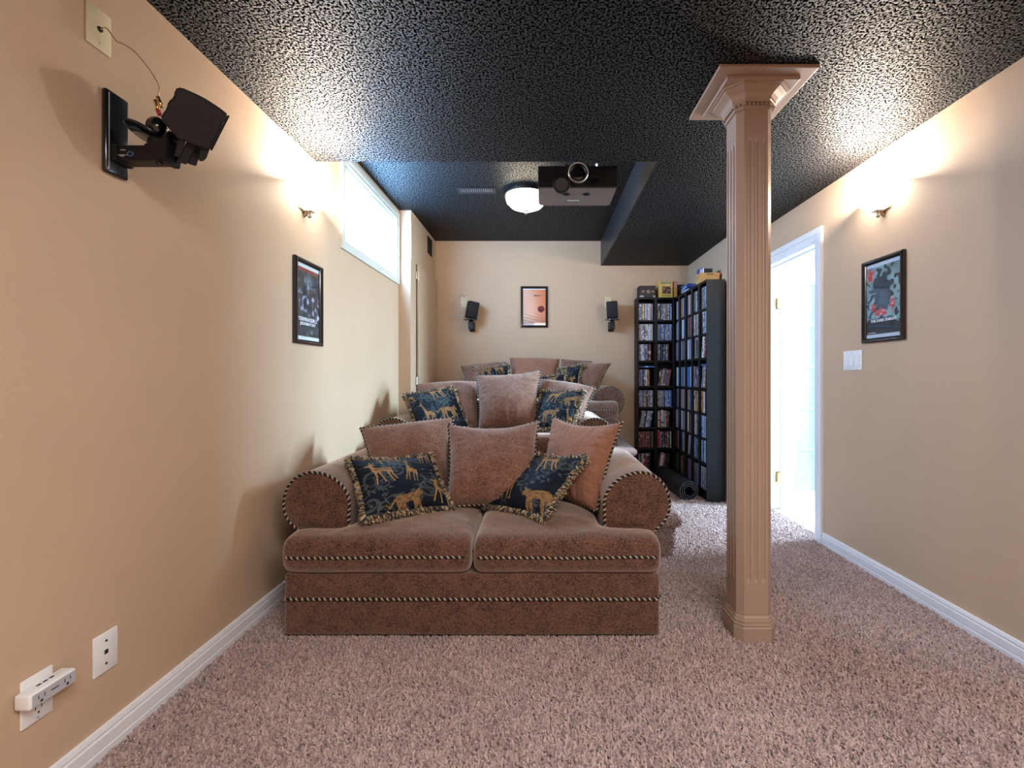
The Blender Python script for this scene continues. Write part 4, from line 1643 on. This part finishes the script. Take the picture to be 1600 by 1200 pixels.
# ------------------------------------------------------------------ framed posters
def frame_poster(label, org, ax_u, w, h, art, nu, nv, cat='poster'):
    """org: bottom-left corner on the wall as seen from the room, ax_u: direction to the right, w x h outer size."""
    org, ax_u = Vector(org), Vector(ax_u)
    up = Vector((0, 0, 1))
    nrm = ax_u.cross(up)           # out of the wall
    Mx = Matrix(((ax_u.x, up.x, nrm.x, org.x), (ax_u.y, up.y, nrm.y, org.y), (ax_u.z, up.z, nrm.z, org.z), (0, 0, 0, 1)))
    root = empty('framed_poster', org + ax_u * w / 2, label, cat)
    fw, ft = 0.024, 0.020
    O = [(0, 0), (w, 0), (w, h), (0, h)]
    I = [(fw, fw), (w - fw, fw), (w - fw, h - fw), (fw, h - fw)]
    for k in range(4):
        k2 = (k + 1) % 4
        bm = bmesh.new()
        # bar: flat back, rounded moulding profile towards the opening
        secs = [(0.0, 0.0), (0.0, 0.75), (.25, 1.0), (.6, .95), (.9, .6), (1.0, .35), (1.0, 0.0)]
        A = [bm.verts.new((O[k][0] + (I[k][0] - O[k][0]) * s, O[k][1] + (I[k][1] - O[k][1]) * s, .001 + ft * z)) for s, z in secs]
        B = [bm.verts.new((O[k2][0] + (I[k2][0] - O[k2][0]) * s, O[k2][1] + (I[k2][1] - O[k2][1]) * s, .001 + ft * z)) for s, z in secs]
        m = len(secs)
        for q in range(m):
            bm.faces.new((A[q], B[q], B[(q + 1) % m], A[(q + 1) % m]))
        bm.faces.new(A)
        bm.faces.new(B[::-1])
        bmesh.ops.recalc_face_normals(bm, faces=bm.faces)
        bmesh.ops.transform(bm, matrix=Mx, verts=bm.verts)
        finish('frame_bar', bm, M_BLACKGLOSS, root)
    V, Fc, Cc = [], [], []
    for j in range(nv):
        for i in range(nu):
            u, v = i / (nu - 1), j / (nv - 1)
            V.append(tuple(Mx @ Vector((fw - .002 + (w - 2 * fw + .004) * u, fw - .002 + (h - 2 * fw + .004) * v, .004))))
            Cc.append(art(u, v))
    for j in range(nv - 1):
        for i in range(nu - 1):
            a = j * nu + i
            Fc.append((a, a + 1, a + nu + 1, a + nu))
    pr = from_np('print', V, Fc, M_POSTER, root, False, np.array(Cc))
    bm = bmesh.new()
    bm_box(bm, fw - .002, w - fw + .002, fw - .002, h - fw + .002, .0062, .0076, M=Mx)
    finish('glass', bm, M_GLASS, root)
    return root, pr, Mx


def nz(u, v, s, k):
    return noise.noise(Vector((u * s, v * s * 1.5, k)))


def art_left(u, v):
    """dark blue-black night scene with pale streaks between two white bands"""
    if v > .945 or v < .055:
        return np.array([.62, .66, .66])
    if v > .895:
        return np.array([.30, .05, .04]) if nz(u, v, 34, 3) > .02 else np.array([.05, .04, .04])
    c = np.array([.022, .030, .036]) + np.array([.03, .04, .05]) * max(0, nz(u, v, 3, 1))
    s = max(0, nz(u, v, 9, 4) - .12) * (1 if .25 < v < .62 else .25)
    c = c + np.array([.9, 1.0, 1.5]) * s * .9
    g = math.exp(-((u - .55) / .10) ** 2 - ((v - .74) / .10) ** 2)
    c = c + np.array([.22, .30, .36]) * g * (0.5 + nz(u, v, 11, 6))
    return np.clip(c, 0, .8)


def art_right(u, v):
    """pale teal ground torn by dark flecks, a dark mass in the middle and red smears"""
    if v > .945 or v < .05:
        return np.array([.52, .60, .70])
    c = np.array([.20, .33, .35]) * (0.9 + .5 * nz(u, v, 4, 1))
    if nz(u, v, 10, 2) > .16:
        c = np.array([.012, .022, .030])
    d = math.hypot((u - .46) / .27, (v - .60) / .26)
    if d + .45 * nz(u, v, 7, 8) < 1:
        c = np.array([.012, .026, .042]) * (1 + 2 * max(0, nz(u, v, 14, 4)))
    if v < .27 + .06 * nz(u, 0, 5, 3) - .25 * abs(u - .45) ** 2:
        c = np.array([.008, .016, .026]) * (1 + 1.5 * max(0, nz(u, v, 12, 4)))
    r = min(math.hypot((u - .44) / .17, (v - .335) / .045), math.hypot((u - .75) / .07, (v - .42) / .09), math.hypot((u - .2) / .07, (v - .40) / .05), math.hypot((u - .13) / .10, (v - .85) / .07))
    if r + .7 * nz(u, v, 16, 5) < 1:
        c = np.array([.46, .035, .03]) if nz(u, v, 18, 7) > -.15 else np.array([.5, .28, .26])
    return np.clip(c, 0, .8)


def art_back(u, v):
    """soft peach glow with a dark red spot at the lower right"""
    if v > .965 or v < .03:
        return np.array([.72, .70, .74])
    t = u + .25 * (v - .5)
    c = np.array([.74, .50, .40]) * (1 - t) + np.array([.66, .20, .07]) * t
    c = c + np.array([.10, .07, .05]) * math.exp(-((u - .4) / .25) ** 2 - ((v - .45) / .3) ** 2)
    if v < .32:
        c = c * (1 - .35 * (1 - v / .32)) * (1 + .22 * math.sin((v + .15 * u) * 75) * (1 if u < .62 else .2))
    if math.hypot((u - .80) / .15, (v - .44) / .09) < 1:
        c = np.array([.13, .012, .02]) * (1.2 + 2 * nz(u, v, 9, 2))
    return np.clip(c, 0, .85)


# seen from the room: on the left wall "right" is +y, on the right wall it is -y
rt, pr, Mx = frame_poster('black framed dark blue poster below the left wall sconce', (XL, 2.292, 1.238), (0, 1, 0), .288, .440, art_left, 60, 110)
for body, sz, vv, m in (('TERMINATOR 2', .027, .130, M_WHITEINK), ('JUDGMENT DAY', .021, .107, M_WHITEINK)):
    text('lettering', body, sz, m, pr, Mx @ T(.142, vv, .0052), bold=.0006)
text('lettering', 'SCHWARZENEGGER', .018, M_REDINK, pr, Mx @ T(.144, .390, .0052), bold=.0003)
rt, pr, Mx = frame_poster('black framed teal and red poster below the right wall sconce', (XR, 2.534, 1.252), (0, -1, 0), .290, .440, art_right, 60, 110)
text('lettering', 'THE DARK KNIGHT', .0205, M_WHITEINK, pr, Mx @ T(.145, .112, .0052), bold=.0005)
text('lettering', 'THE DARK KNIGHT', .007, M_WHITEINK, pr, Mx @ T(.062, .050, .0052))
rt, pr, Mx = frame_poster('black framed peach coloured poster on the back wall', (-.214, YB, 1.590), (1, 0, 0), .288, .437, art_back, 48, 80)
text('lettering', 'AMERICAN', .022, M_PAPER, pr, Mx @ T(.088, .338, .0052))
text('lettering', 'BEAUTY', .022, M_INK, pr, Mx @ T(.178, .338, .0052), bold=.0006)


# ------------------------------------------------------------------ wall sconces
def sconce(name, x, s, y, label):
    root = empty(name, (x, y, 1.915), label, 'wall light', 'half bowl wall sconces')
    # half bowl open at the top: semicircle against the wall, stretched
    prof = [(0.001, 0.0), (0.035, 0.004), (0.07, 0.016), (0.103, 0.036), (0.128, 0.058), (0.145, 0.078), (0.150, 0.086), (0.146, 0.087), (0.124, 0.062), (0.10, 0.041), (0.068, 0.021), (0.034, 0.009), (0.001, 0.005)]
    bm = bmesh.new()
    Mz = T(x + s * .004, y, 1.938) @ Matrix.Diagonal((1.2, 1.0, 1.05, 1)) @ Matrix.Rotation(-PI / 2 if s > 0 else PI / 2, 4, 'Z')
    bm_lathe(bm, prof, 28, Mz, 0.0, PI)
    finish('glass_shade', bm, M_SHADE, root, True, angle=50)
    box('wall_plate', min(x, x + s * .012), max(x, x + s * .012), y - .05, y + .05, 1.93, 2.01, M_NICKEL, root, .003, 2)
    bm = bmesh.new()
    a, b = sorted((x + s * .002, x + s * .050))
    bm_box(bm, a, b, y - .022, y + .022, 1.926, 1.934, .002, 1)
    bm_lathe(bm, [(0, 0), (.006, .002), (.011, .010), (.013, .020), (.009, .028), (.015, .030), (.015, .034), (0, .034)], 14, T(x + s * .030, y, 1.893))
    bm_prism(bm, [(x + s * .002, 1.926), (x + s * .028, 1.926), (x + s * .002, 1.90)], 'y', y - .006, y + .006)
    finish('finial_bracket', bm, M_NICKEL, root, False, label='brushed nickel bracket with finial')
    return root


sconce('wall_sconce', XL, 1, 2.40, 'lit glass half bowl sconce on the left wall')
sconce('wall_sconce', XR, -1, 2.39, 'lit glass half bowl sconce on the right wall')

# ------------------------------------------------------------------ dome ceiling light
dl = empty('ceiling_light', (-.115, 3.60, ZU), 'lit round alabaster dome light on the raised ceiling', 'ceiling light')
lathe('canopy', [(0, 0), (.115, 0), (.118, -.012), (.165, -.028), (.168, -.040), (.150, -.044), (0, -.044)], M_NICKEL, dl, 40, T(-.115, 3.60, ZU))
lathe('glass_bowl', [(.150, -.050), (.158, -.058), (.150, -.085), (.118, -.118), (.07, -.138), (.015, -.146), (0, -.146)], M_DOME, dl, 40, T(-.115, 3.60, ZU))
lathe('finial', [(0, -.146), (.018, -.146), (.02, -.150), (.010, -.156), (.008, -.164), (.012, -.170), (.006, -.178), (0, -.180)], M_NICKEL, dl, 16, T(-.115, 3.60, ZU))

# ------------------------------------------------------------------ air registers
M_SLAT = paint('grey_register_metal', (.16, .16, .17), .4)
vt = empty('air_register', (-.49, 3.565, ZU), 'grey metal slotted air register in the raised ceiling', 'vent')
x0, x1, y0, y1 = -.645, -.350, 3.515, 3.625
boxes('frame', [(x0, x1, y0, y0 + .022, ZU - .007, ZU), (x0, x1, y1 - .022, y1, ZU - .007, ZU), (x0, x0 + .024, y0 + .022, y1 - .022, ZU - .007, ZU), (x1 - .024, x1, y0 + .022, y1 - .022, ZU - .007, ZU)], M_SATIN, vt)
box('dark_opening', x0 + .024, x1 - .024, y0 + .022, y1 - .022, ZU - .001, ZU, M_DARKSLOT, vt)
for k in range(16):
    xx = x0 + .031 + k * (x1 - x0 - .062) / 15
    box('slat', xx - .0025, xx + .0025, y0 + .022, y1 - .022, ZU - .006, ZU - .001, M_SLAT, vt)
vt = empty('air_register', (XC, 4.67, 2.30), 'small dark wall register high on the boxed corner', 'vent')
y0, y1, z0, z1 = 4.585, 4.76, 2.30, 2.468
boxes('frame', [(XC, XC + .006, y0, y1, z0, z0 + .014), (XC, XC + .006, y0, y1, z1 - .014, z1), (XC, XC + .006, y0, y0 + .014, z0 + .014, z1 - .014), (XC, XC + .006, y1 - .014, y1, z0 + .014, z1 - .014)], M_BLACKMATTE, vt)
box('dark_opening', XC, XC + .001, y0 + .014, y1 - .014, z0 + .014, z1 - .014, M_DARKSLOT, vt)
for k in range(8):
    zz = z0 + .024 + k * .0165
    box('slat', XC + .001, XC + .006, y0 + .014, y1 - .014, zz - .003, zz + .003, M_BLACKMATTE, vt)

# ------------------------------------------------------------------ projector hung from the raised ceiling
pj = empty('projector', (.22, 2.86, 2.18), 'black fronted projector with bronze underside hung from the ceiling', 'projector')
px0, px1, pyf, pyb, pz0, pz1 = -.016, .452, 2.715, 3.015, 2.186, 2.312
bm = bmesh.new()
bm_prism(bm, [(px0 + .001, pyf + .012), (px1 - .001, pyf + .012), (px1 - .002, pyb - .02), (px1 - .022, pyb), (px0 + .022, pyb), (px0 + .002, pyb - .02)], 'z', pz0, pz1)
bmesh.ops.bevel(bm, geom=list(bm.edges), offset=.004, segments=2, affect='EDGES')
finish('housing', bm, M_PROJ, pj, True, angle=35)
fp = box('front_panel', px0, px1, pyf, pyf + .014, pz0 + .001, pz1 - .001, M_BLACK, pj, .003)
for k in range(7):
    zz = pz0 + .022 + k * .0135
    box('vent_slat', px0 + .012, px0 + .135, pyf - .0022, pyf, zz - .0028, zz + .0028, M_BLACK, fp)
box('sensor_window', px0 + .305, px0 + .355, pyf - .001, pyf, pz0 + .022, pz0 + .05, M_BLACKGLOSS, fp)
lc = (.2195, pyf, 2.265)
Ml = T(*lc) @ Matrix.Rotation(PI / 2, 4, 'X')
lens = lathe('lens_barrel', [(0, 0), (.054, 0), (.054, .018), (.050, .022), (.046, .012), (.040, .006), (0, .004)], M_BLACK, pj, 40, Ml)
lathe('lens_ring', [(.0545, .002), (.059, .002), (.0595, .020), (.057, .023), (.052, .021), (.052, .018), (.0545, .016)], M_CHROME, lens, 48, Ml, label='silver ring round the lens')
lathe('lens_glass', [(0, .012), (.02, .0115), (.036, .008), (.040, .006)], M_BLACKGLOSS, lens, 40, Ml)
cc = (.120, pyf - .028, 2.186)
Mc = T(*cc) @ Matrix.Rotation(PI / 2, 4, 'X')
cap = lathe('lens_cap', [(0, -.004), (.046, -.004), (.050, -.001), (.050, .008), (.047, .010), (.040, .0105), (.039, .009), (0, .009)], M_BLACKMATTE, pj, 40, Mc)
lathe('cap_face', [(0, .0092), (.0385, .0092), (.0385, .0105), (0, .0108)], M_GREYPLASTIC and paint('charcoal_plastic', (.045, .045, .048), .5), cap, 36, Mc, label='charcoal lens cap face')
tube('cap_cord', [(cc[0], cc[1], cc[2] + .05), (cc[0] + .02, pyf - .015, cc[2] + .075), (.185, pyf - .004, 2.225)], .0012, M_BLACK, cap, 6)
for xx, yy in ((px0 + .295, pyf + .10), (px0 + .172, pyf + .10)):
    lathe('foot', [(0, 0), (.020, 0), (.020, -.006), (.016, -.009), (0, -.009)], M_BLACK, pj, 20, T(xx, yy, pz0) @ Matrix.Diagonal((1.1, .8, 1, 1)))
text('lettering', 'Panasonic', .019, M_WHITEINK, pj, T(.205, pyf + .205, pz0 - .0008) @ Matrix.Rotation(PI, 4, 'X'), bold=.0004)
mt = boxes('ceiling_mount', [(.14, .30, 2.79, 2.95, pz1 + .0, pz1 + .012), (.14, .30, 2.79, 2.95, ZU - .012, ZU), (.15, .162, 2.82, 2.84, pz1, pz1 + .06), (.278, .29, 2.82, 2.84, pz1, pz1 + .06)], M_BLACKMATTE, pj)
lathe('mount_pole', [(0, 0), (.02, 0), (.02, ZU - pz1), (0, ZU - pz1)], M_BLACKMATTE, pj, 18, T(.22, 2.87, pz1))
box('status_lamp', .327, .337, pyf + .02, pyf + .03, pz1, pz1 + .022, emit_mat('blue_led', (.25, .3, 1.0), 2.5), pj, .001)

# ------------------------------------------------------------------ switch and outlets
def plate_box(bm, wall_x, s, y0, y1, z0, z1, t=.006):
    a, b = sorted((wall_x, wall_x + s * t))
    bm_box(bm, a, b, y0, y1, z0, z1, .003, 2)


sw = empty('light_switch', (XR, 2.625, 1.107), 'white triple rocker switch plate beside the door', 'switch')
bm = bmesh.new()
plate_box(bm, XR, -1, 2.548, 2.704, 1.108, 1.218)
finish('switch_plate', bm, M_WPLASTIC, sw, True, angle=35)
for k in range(3):
    yy = 2.580 + k * .046
    box('switch_bezel', XR - .0066, XR - .005, yy - .0185, yy + .0185, 1.128, 1.200, M_PAPER, sw)
    bm = bmesh.new()
    bm_prism(bm, [(XR - .006, 1.130), (XR - .0125, 1.131), (XR - .009, 1.164), (XR - .0075, 1.197), (XR - .006, 1.198)], 'y', yy - .016, yy + .016)
    finish('rocker', bm, M_WPLASTIC, sw)
    for z in (1.118, 1.210):
        lathe('screw', [(0, 0), (.0028, 0), (.0022, .0012), (0, .0014)], M_GREYPLASTIC, sw, 8, T(XR - .006, yy, z) @ Matrix.Rotation(-PI / 2, 4, 'Y'))

ph = empty('phone_jack', (XL, 1.304, .24), 'white phone jack plate low on the left wall', 'wall plate')
bm = bmesh.new()
plate_box(bm, XL, 1, 1.267, 1.340, .238, .350)
finish('plate', bm, M_WPLASTIC, ph, True, angle=35)
box('jack', XL + .0055, XL + .0066, 1.298, 1.309, .289, .301, M_DARKSLOT, ph)
for z in (.262, .326):
    lathe('screw', [(0, 0), (.0036, 0), (.003, .0012), (0, .0015)], M_DARKSLOT, ph, 10, T(XL + .006, 1.3035, z) @ Matrix.Rotation(PI / 2, 4, 'Y'))

ot = empty('wall_outlet', (XL, 1.127, .23), 'white duplex outlet plate at the lower left of the left wall', 'outlet')
bm = bmesh.new()
plate_box(bm, XL, 1, 1.090, 1.162, .232, .348)
finish('plate', bm, M_WPLASTIC, ot, True, angle=35)
lathe('receptacle', [(0, 0), (.016, 0), (.016, .002), (0, .0022)], M_WPLASTIC, ot, 20, T(XL + .006, 1.126, .262) @ Matrix.Rotation(PI / 2, 4, 'Y'))
boxes('slots', [(XL + .008, XL + .0086, 1.118, 1.1195, .262, .271), (XL + .008, XL + .0086, 1.132, 1.1335, .262, .271), (XL + .008, XL + .0086, 1.124, 1.128, .251, .256)], M_DARKSLOT, ot)
lathe('screw', [(0, 0), (.003, 0), (.0026, .0012), (0, .0015)], M_GREYPLASTIC, ot, 10, T(XL + .006, 1.126, .240) @ Matrix.Rotation(PI / 2, 4, 'Y'))
ua = empty('outlet_extender', (XL + .027, 1.127, .2925), 'white outlet extender with USB ports plugged into the wall outlet', 'adapter')
ax0, ax1, ay0, ay1, az0, az1 = XL + .0068, XL + .047, 1.072, 1.181, .292, .329
box('body', ax0, ax1 - .001, ay0, ay1, az0, az1, M_WPLASTIC, ua, .006, 3, True)
box('face', ax1 - .0015, ax1, ay0 + .005, ay1 - .005, az0 + .004, az1 - .004, M_GREYPLASTIC, ua, .0005, 1, label='pale grey socket face')
for yy in (1.097, 1.157):
    boxes('socket', [(ax1 - .0002, ax1 + .0004, yy - .0075, yy - .0058, .309, .318), (ax1 - .0002, ax1 + .0004, yy + .0058, yy + .0075, .309, .318), (ax1 - .0002, ax1 + .0004, yy - .0028, yy + .0028, .300, .3055)], M_DARKSLOT, ua)
for k in range(3):
    yy = 1.112 + k * .0145
    box('usb_port', ax0 + .014, ax0 + .020, yy - .005, yy + .005, az1 - .0002, az1 + .0005, M_DARKSLOT, ua)
box('brand_mark', ax1 - .0002, ax1 + .0003, 1.118, 1.137, .3105, .313, M_INK, ua)

# ------------------------------------------------------------------ big satellite speaker on the left wall
D0 = 1.335


def Q(zx, zy, d=D0):
    """photo zoom coordinates (x4, origin 0,60) of the speaker study turned into a point at depth d"""
    return P(zx / 4.0, 60 + zy / 4.0, d)


sp = empty('speaker_mount', (XL, 1.33, 1.65), 'black wall plate and swivel arm holding the near left speaker', 'speaker mount')
box('wall_plate', XL, XL + .016, 1.292, 1.366, 1.650, 1.886, M_BLACKGLOSS, sp, .007, 3, True)
box('cover_seam', XL + .0158, XL + .0166, 1.300, 1.302, 1.66, 1.876, M_GREYPLASTIC, sp)
a0, a1 = Q(715, 690), Q(1075, 785)
box('arm', XL + .014, a1[0] - .012, 1.312, 1.358, a1[2], a0[2], M_BLACK, sp, .003)
box('arm_end', XL + .012, XL + .030, 1.306, 1.364, a1[2] - .002, a0[2] + .002, M_BLACKMATTE, sp, .002)
badge = lathe('badge', [(.0055, 0), (.009, 0), (.009, .0012), (.0055, .0012), (.0055, 0)], paint('blue_emblem_ink', (.05, .12, .22), .5), sp, 20, T(*Q(815, 722, 1.3118)) @ Matrix.Rotation(PI / 2, 4, 'X') @ Matrix.Diagonal((1.1, .8, 1, 1)))
text('lettering', '705', .009, M_GREYPLASTIC, sp, T(*Q(762, 733, 1.3116)) @ Matrix.Rotation(PI / 2, 4, 'X'), align='CENTER')
boxes('badge_bar', [(Q(800, 0)[0], Q(830, 0)[0], 1.3108, 1.312, Q(0, 724)[2], Q(0, 720)[2]), (Q(740, 0)[0], Q(845, 0)[0], 1.3114, 1.312, Q(0, 754)[2], Q(0, 751)[2])], M_GREYPLASTIC, sp)
# triangular yoke at the end of the arm
bm = bmesh.new()
pts = [Q(945, 690), Q(1050, 660), Q(1108, 600), Q(1085, 795), Q(1040, 790), Q(995, 750)]
bm_prism(bm, [(p[0], p[2]) for p in pts], 'y', 1.305, 1.362)
bmesh.ops.bevel(bm, geom=list(bm.edges), offset=.003, segments=2, affect='EDGES')
finish('yoke', bm, M_BLACKMATTE, sp, True, angle=35)
p = Q(995, 660)
lathe('swivel_knob', [(0, 0), (.024, 0), (.026, .004), (.026, .018), (.022, .024), (0, .024)], M_BLACKMATTE, sp, 28, T(p[0], 1.333, p[2] - .012))
p = Q(1018, 790)
lathe('clamp_screw', [(0, 0), (.008, .002), (.009, .010), (.007, .022), (0, .022)], M_BLACK, sp, 16, T(p[0], 1.322, p[2] - .010))
pc = Q(922, 606)
Mt = T(pc[0], 1.333, pc[2]) @ Matrix.Rotation(math.radians(20), 4, 'Y') @ Matrix.Rotation(math.radians(-15), 4, 'X')
lathe('tilt_disc', [(0, -.004), (.050, -.004), (.056, -.001), (.056, .002), (.052, .005), (0, .006)], M_BLACKGLOSS, sp, 40, Mt)
bm = bmesh.new()
p = Q(985, 560)
bmesh.ops.create_uvsphere(bm, u_segments=24, v_segments=14, radius=.026, matrix=T(p[0], 1.333, p[2]) @ Matrix.Diagonal((1.0, 1.0, 1.15, 1)))
finish('ball_joint', bm, M_BLACKGLOSS, sp, True)
sk = empty('satellite_speaker', Q(1200, 500), 'large black satellite speaker tilted on the near left wall arm', 'speaker')
SPC = Vector(Q(1200, 500, 1.315))
SPN = Vector((-.56, .78, .44)).normalized()                 # the cabinet is turned toward the screen corner


def QS(zx, zy, off=0.0):
    r = Vector(Q(zx, zy, 1.0)) - Vector((0, 0, CAM_Z))
    t = ((SPC - Vector((0, 0, CAM_Z))).dot(SPN) + off) / r.dot(SPN)
    return Vector((0, 0, CAM_Z)) + r * t


def sp_prism(pts, off, dep, bev, name, mat, seg=2, ang=35):
    bm = bmesh.new()
    A = [bm.verts.new(QS(p[0], p[1], off)) for p in pts]
    B = [bm.verts.new(QS(p[0], p[1], off) + SPN * dep) for p in pts]
    n = len(pts)
    for k in range(n):
        bm.faces.new((A[k], A[(k + 1) % n], B[(k + 1) % n], B[k]))
    bm.faces.new(A[::-1])
    bm.faces.new(B)
    bmesh.ops.recalc_face_normals(bm, faces=bm.faces)
    bmesh.ops.bevel(bm, geom=list(bm.edges), offset=bev, segments=seg, affect='EDGES', clamp_overlap=True)
    return finish(name, bm, mat, sk, True, angle=ang)


sp_prism([(1092, 322), (1110, 304), (1135, 306), (1180, 326), (1240, 352), (1300, 385), (1380, 438), (1428, 478), (1400, 520), (1312, 700), (1245, 676), (1112, 628), (1040, 548), (1000, 500), (1010, 478), (1040, 440), (1052, 390), (1085, 370)], -.045, .10, .004, 'cabinet', M_BLACK, 3)
sp_prism([(1428, 478), (1438, 482), (1324, 706), (1312, 700)], -.040, .09, .002, 'grille', M_BLACKMATTE)
# slotted mounting rails below
sp_prism([(1118, 612), (1164, 632), (1125, 745), (1088, 735)], -.035, .04, .002, 'mounting_rail', M_BLACKMATTE)
sp_prism([(1172, 634), (1229, 654), (1168, 790), (1100, 772)], -.020, .05, .002, 'mounting_rail', M_BLACKMATTE)
sp_prism([(1218, 650), (1268, 668), (1226, 800), (1170, 782)], .000, .05, .002, 'mounting_rail', M_BLACKMATTE)
sp_prism([(1256, 664), (1314, 684), (1290, 750), (1268, 770), (1240, 766)], -.030, .07, .002, 'mounting_rail', M_BLACKMATTE)
for nm, za, zb, r, m in (('binding_post', (968, 385), (992, 455), .0042, M_GOLD), ('binding_post', (985, 365), (1012, 430), .0050, M_GOLD), ('binding_post', (984, 445), (1000, 478), .0058, M_RED)):
    a, b = Q(*za), Q(*zb)
    tube(nm, [a, b], r, m, sk, 12, label='red binding post' if m is M_RED else 'gold binding post')
tube('speaker_wire', smooth_path([(XL + .006, 1.284, 2.04), (XL + .022, 1.287, 2.045), Q(700, 26, 1.294) + np.array([.012, 0, .004]), Q(760, 30, 1.30), Q(835, 78, 1.31), Q(915, 168, 1.32), Q(970, 250, 1.33), Q(996, 310, 1.335), Q(985, 368, 1.335)], 8), .0016, M_COPPER, None, 6, label='thin clear copper speaker wire from ivory plate to near speaker', cat='wire')
wp = empty('cable_plate', (XL, 1.284, 1.985), 'ivory cable wall plate above the near left speaker', 'wall plate')
bm = bmesh.new()
plate_box(bm, XL, 1, 1.247, 1.320, 1.983, 2.098)
finish('plate', bm, M_IVORY, wp, True, angle=35)
lathe('screw', [(0, 0), (.003, 0), (.0026, .0012), (0, .0015)], M_GREYPLASTIC, wp, 10, T(XL + .006, 1.284, 2.003) @ Matrix.Rotation(PI / 2, 4, 'Y'))
lathe('cable_port', [(0, 0), (.008, 0), (.007, .003), (0, .003)], M_DARKSLOT, wp, 12, T(XL + .006, 1.284, 2.04) @ Matrix.Rotation(PI / 2, 4, 'Y'))


# ------------------------------------------------------------------ the pair on the back wall
def rear_speaker(px, label_s, label_m, label_p, yaw, tilt, platepx, wire):
    x = (px - 845) * 4.80 / F
    mt = empty('speaker_bracket', (x, YB, 1.54), label_m, 'speaker mount')
    box('wall_foot', x - .03, x + .03, YB - .014, YB, 1.545, 1.645, M_BLACK, mt, .004)
    box('bracket_arm', x - .027, x + .027, YB - .115, YB - .012, 1.560, 1.640, M_BLACK, mt, .005)
    lathe('swivel', [(0, 0), (.022, 0), (.022, .02), (0, .02)], M_BLACKMATTE, mt, 20, T(x, YB - .10, 1.635))
    lathe('shelf_disc', [(0, 0), (.074, 0), (.078, .003), (.078, .007), (0, .009)], M_BLACKGLOSS, mt, 32, T(x, YB - .12, 1.652))
    sk = empty('satellite_speaker', (x, YB - .12, 1.662), label_s, 'speaker')
    Mr = T(x, YB - .125, 1.668) @ Matrix.Rotation(yaw, 4, 'Z') @ Matrix.Rotation(tilt, 4, 'Y') @ Matrix.Rotation(.10, 4, 'X')
    bm = bmesh.new()
    bm_box(bm, -.058, .058, -.055, .055, 0, .178, .014, 3, Mr)
    finish('cabinet', bm, M_BLACK, sk, True, angle=40)
    bm = bmesh.new()
    bm_box(bm, -.053, .053, -.061, -.053, .008, .170, .004, 2, Mr)
    finish('grille', bm, M_BLACKMATTE, sk, True, angle=40)
    wp = empty('cable_plate', ((platepx - 845) * 4.9 / F, YB, 1.80), label_p, 'wall plate')
    xp = (platepx - 845) * 4.9 / F
    box('plate', xp - .034, xp + .034, YB - .006, YB, 1.80, 1.915, M_IVORY, wp, .003, 2, True)
    for z in (1.822, 1.893):
        lathe('screw', [(0, 0), (.003, 0), (.0026, .0012), (0, .0015)], M_GREYPLASTIC, wp, 10, T(xp, YB - .006, z) @ Matrix.Rotation(PI / 2, 4, 'X'))
    if wire:
        tube('speaker_wire', smooth_path([(xp, YB - .004, 1.87), (xp - .01, YB - .045, 1.94), (xp - .06, YB - .05, 1.90), (xp - .125, YB - .04, 1.82), (xp - .13, YB - .05, 1.73), (xp - .06, YB - .07, 1.70), (x - .045, YB - .09, 1.72)], 8), .003, M_GREYPLASTIC, None, 6,
             label='thin grey wire looping beside the rear left speaker', cat='wire')


rear_speaker(735.5, 'small black speaker tilted at the left of the back wall', 'black bracket under the speaker at the left of the back wall', 'ivory plate behind the left speaker of the back wall', .35, .16, 724.5, True)
rear_speaker(957, 'small black speaker on the back wall beside the towers', 'black bracket under the speaker beside the towers', 'ivory plate behind the speaker beside the towers', -.15, -.05, 951, False)

# flat cases lying over standing rows
flat_case(towers[0][1], TW / 2, .016, SHELF_Z[3] + .193, M_BLUE, 3, 'blue disc case lying flat over the fourth shelf row of the left back wall tower')
flat_case(towers[2][1], TW / 2, .016, SHELF_Z[3] + .193, M_BLUE, 3, 'blue disc case lying flat over the fourth shelf row of the nearest side tower')
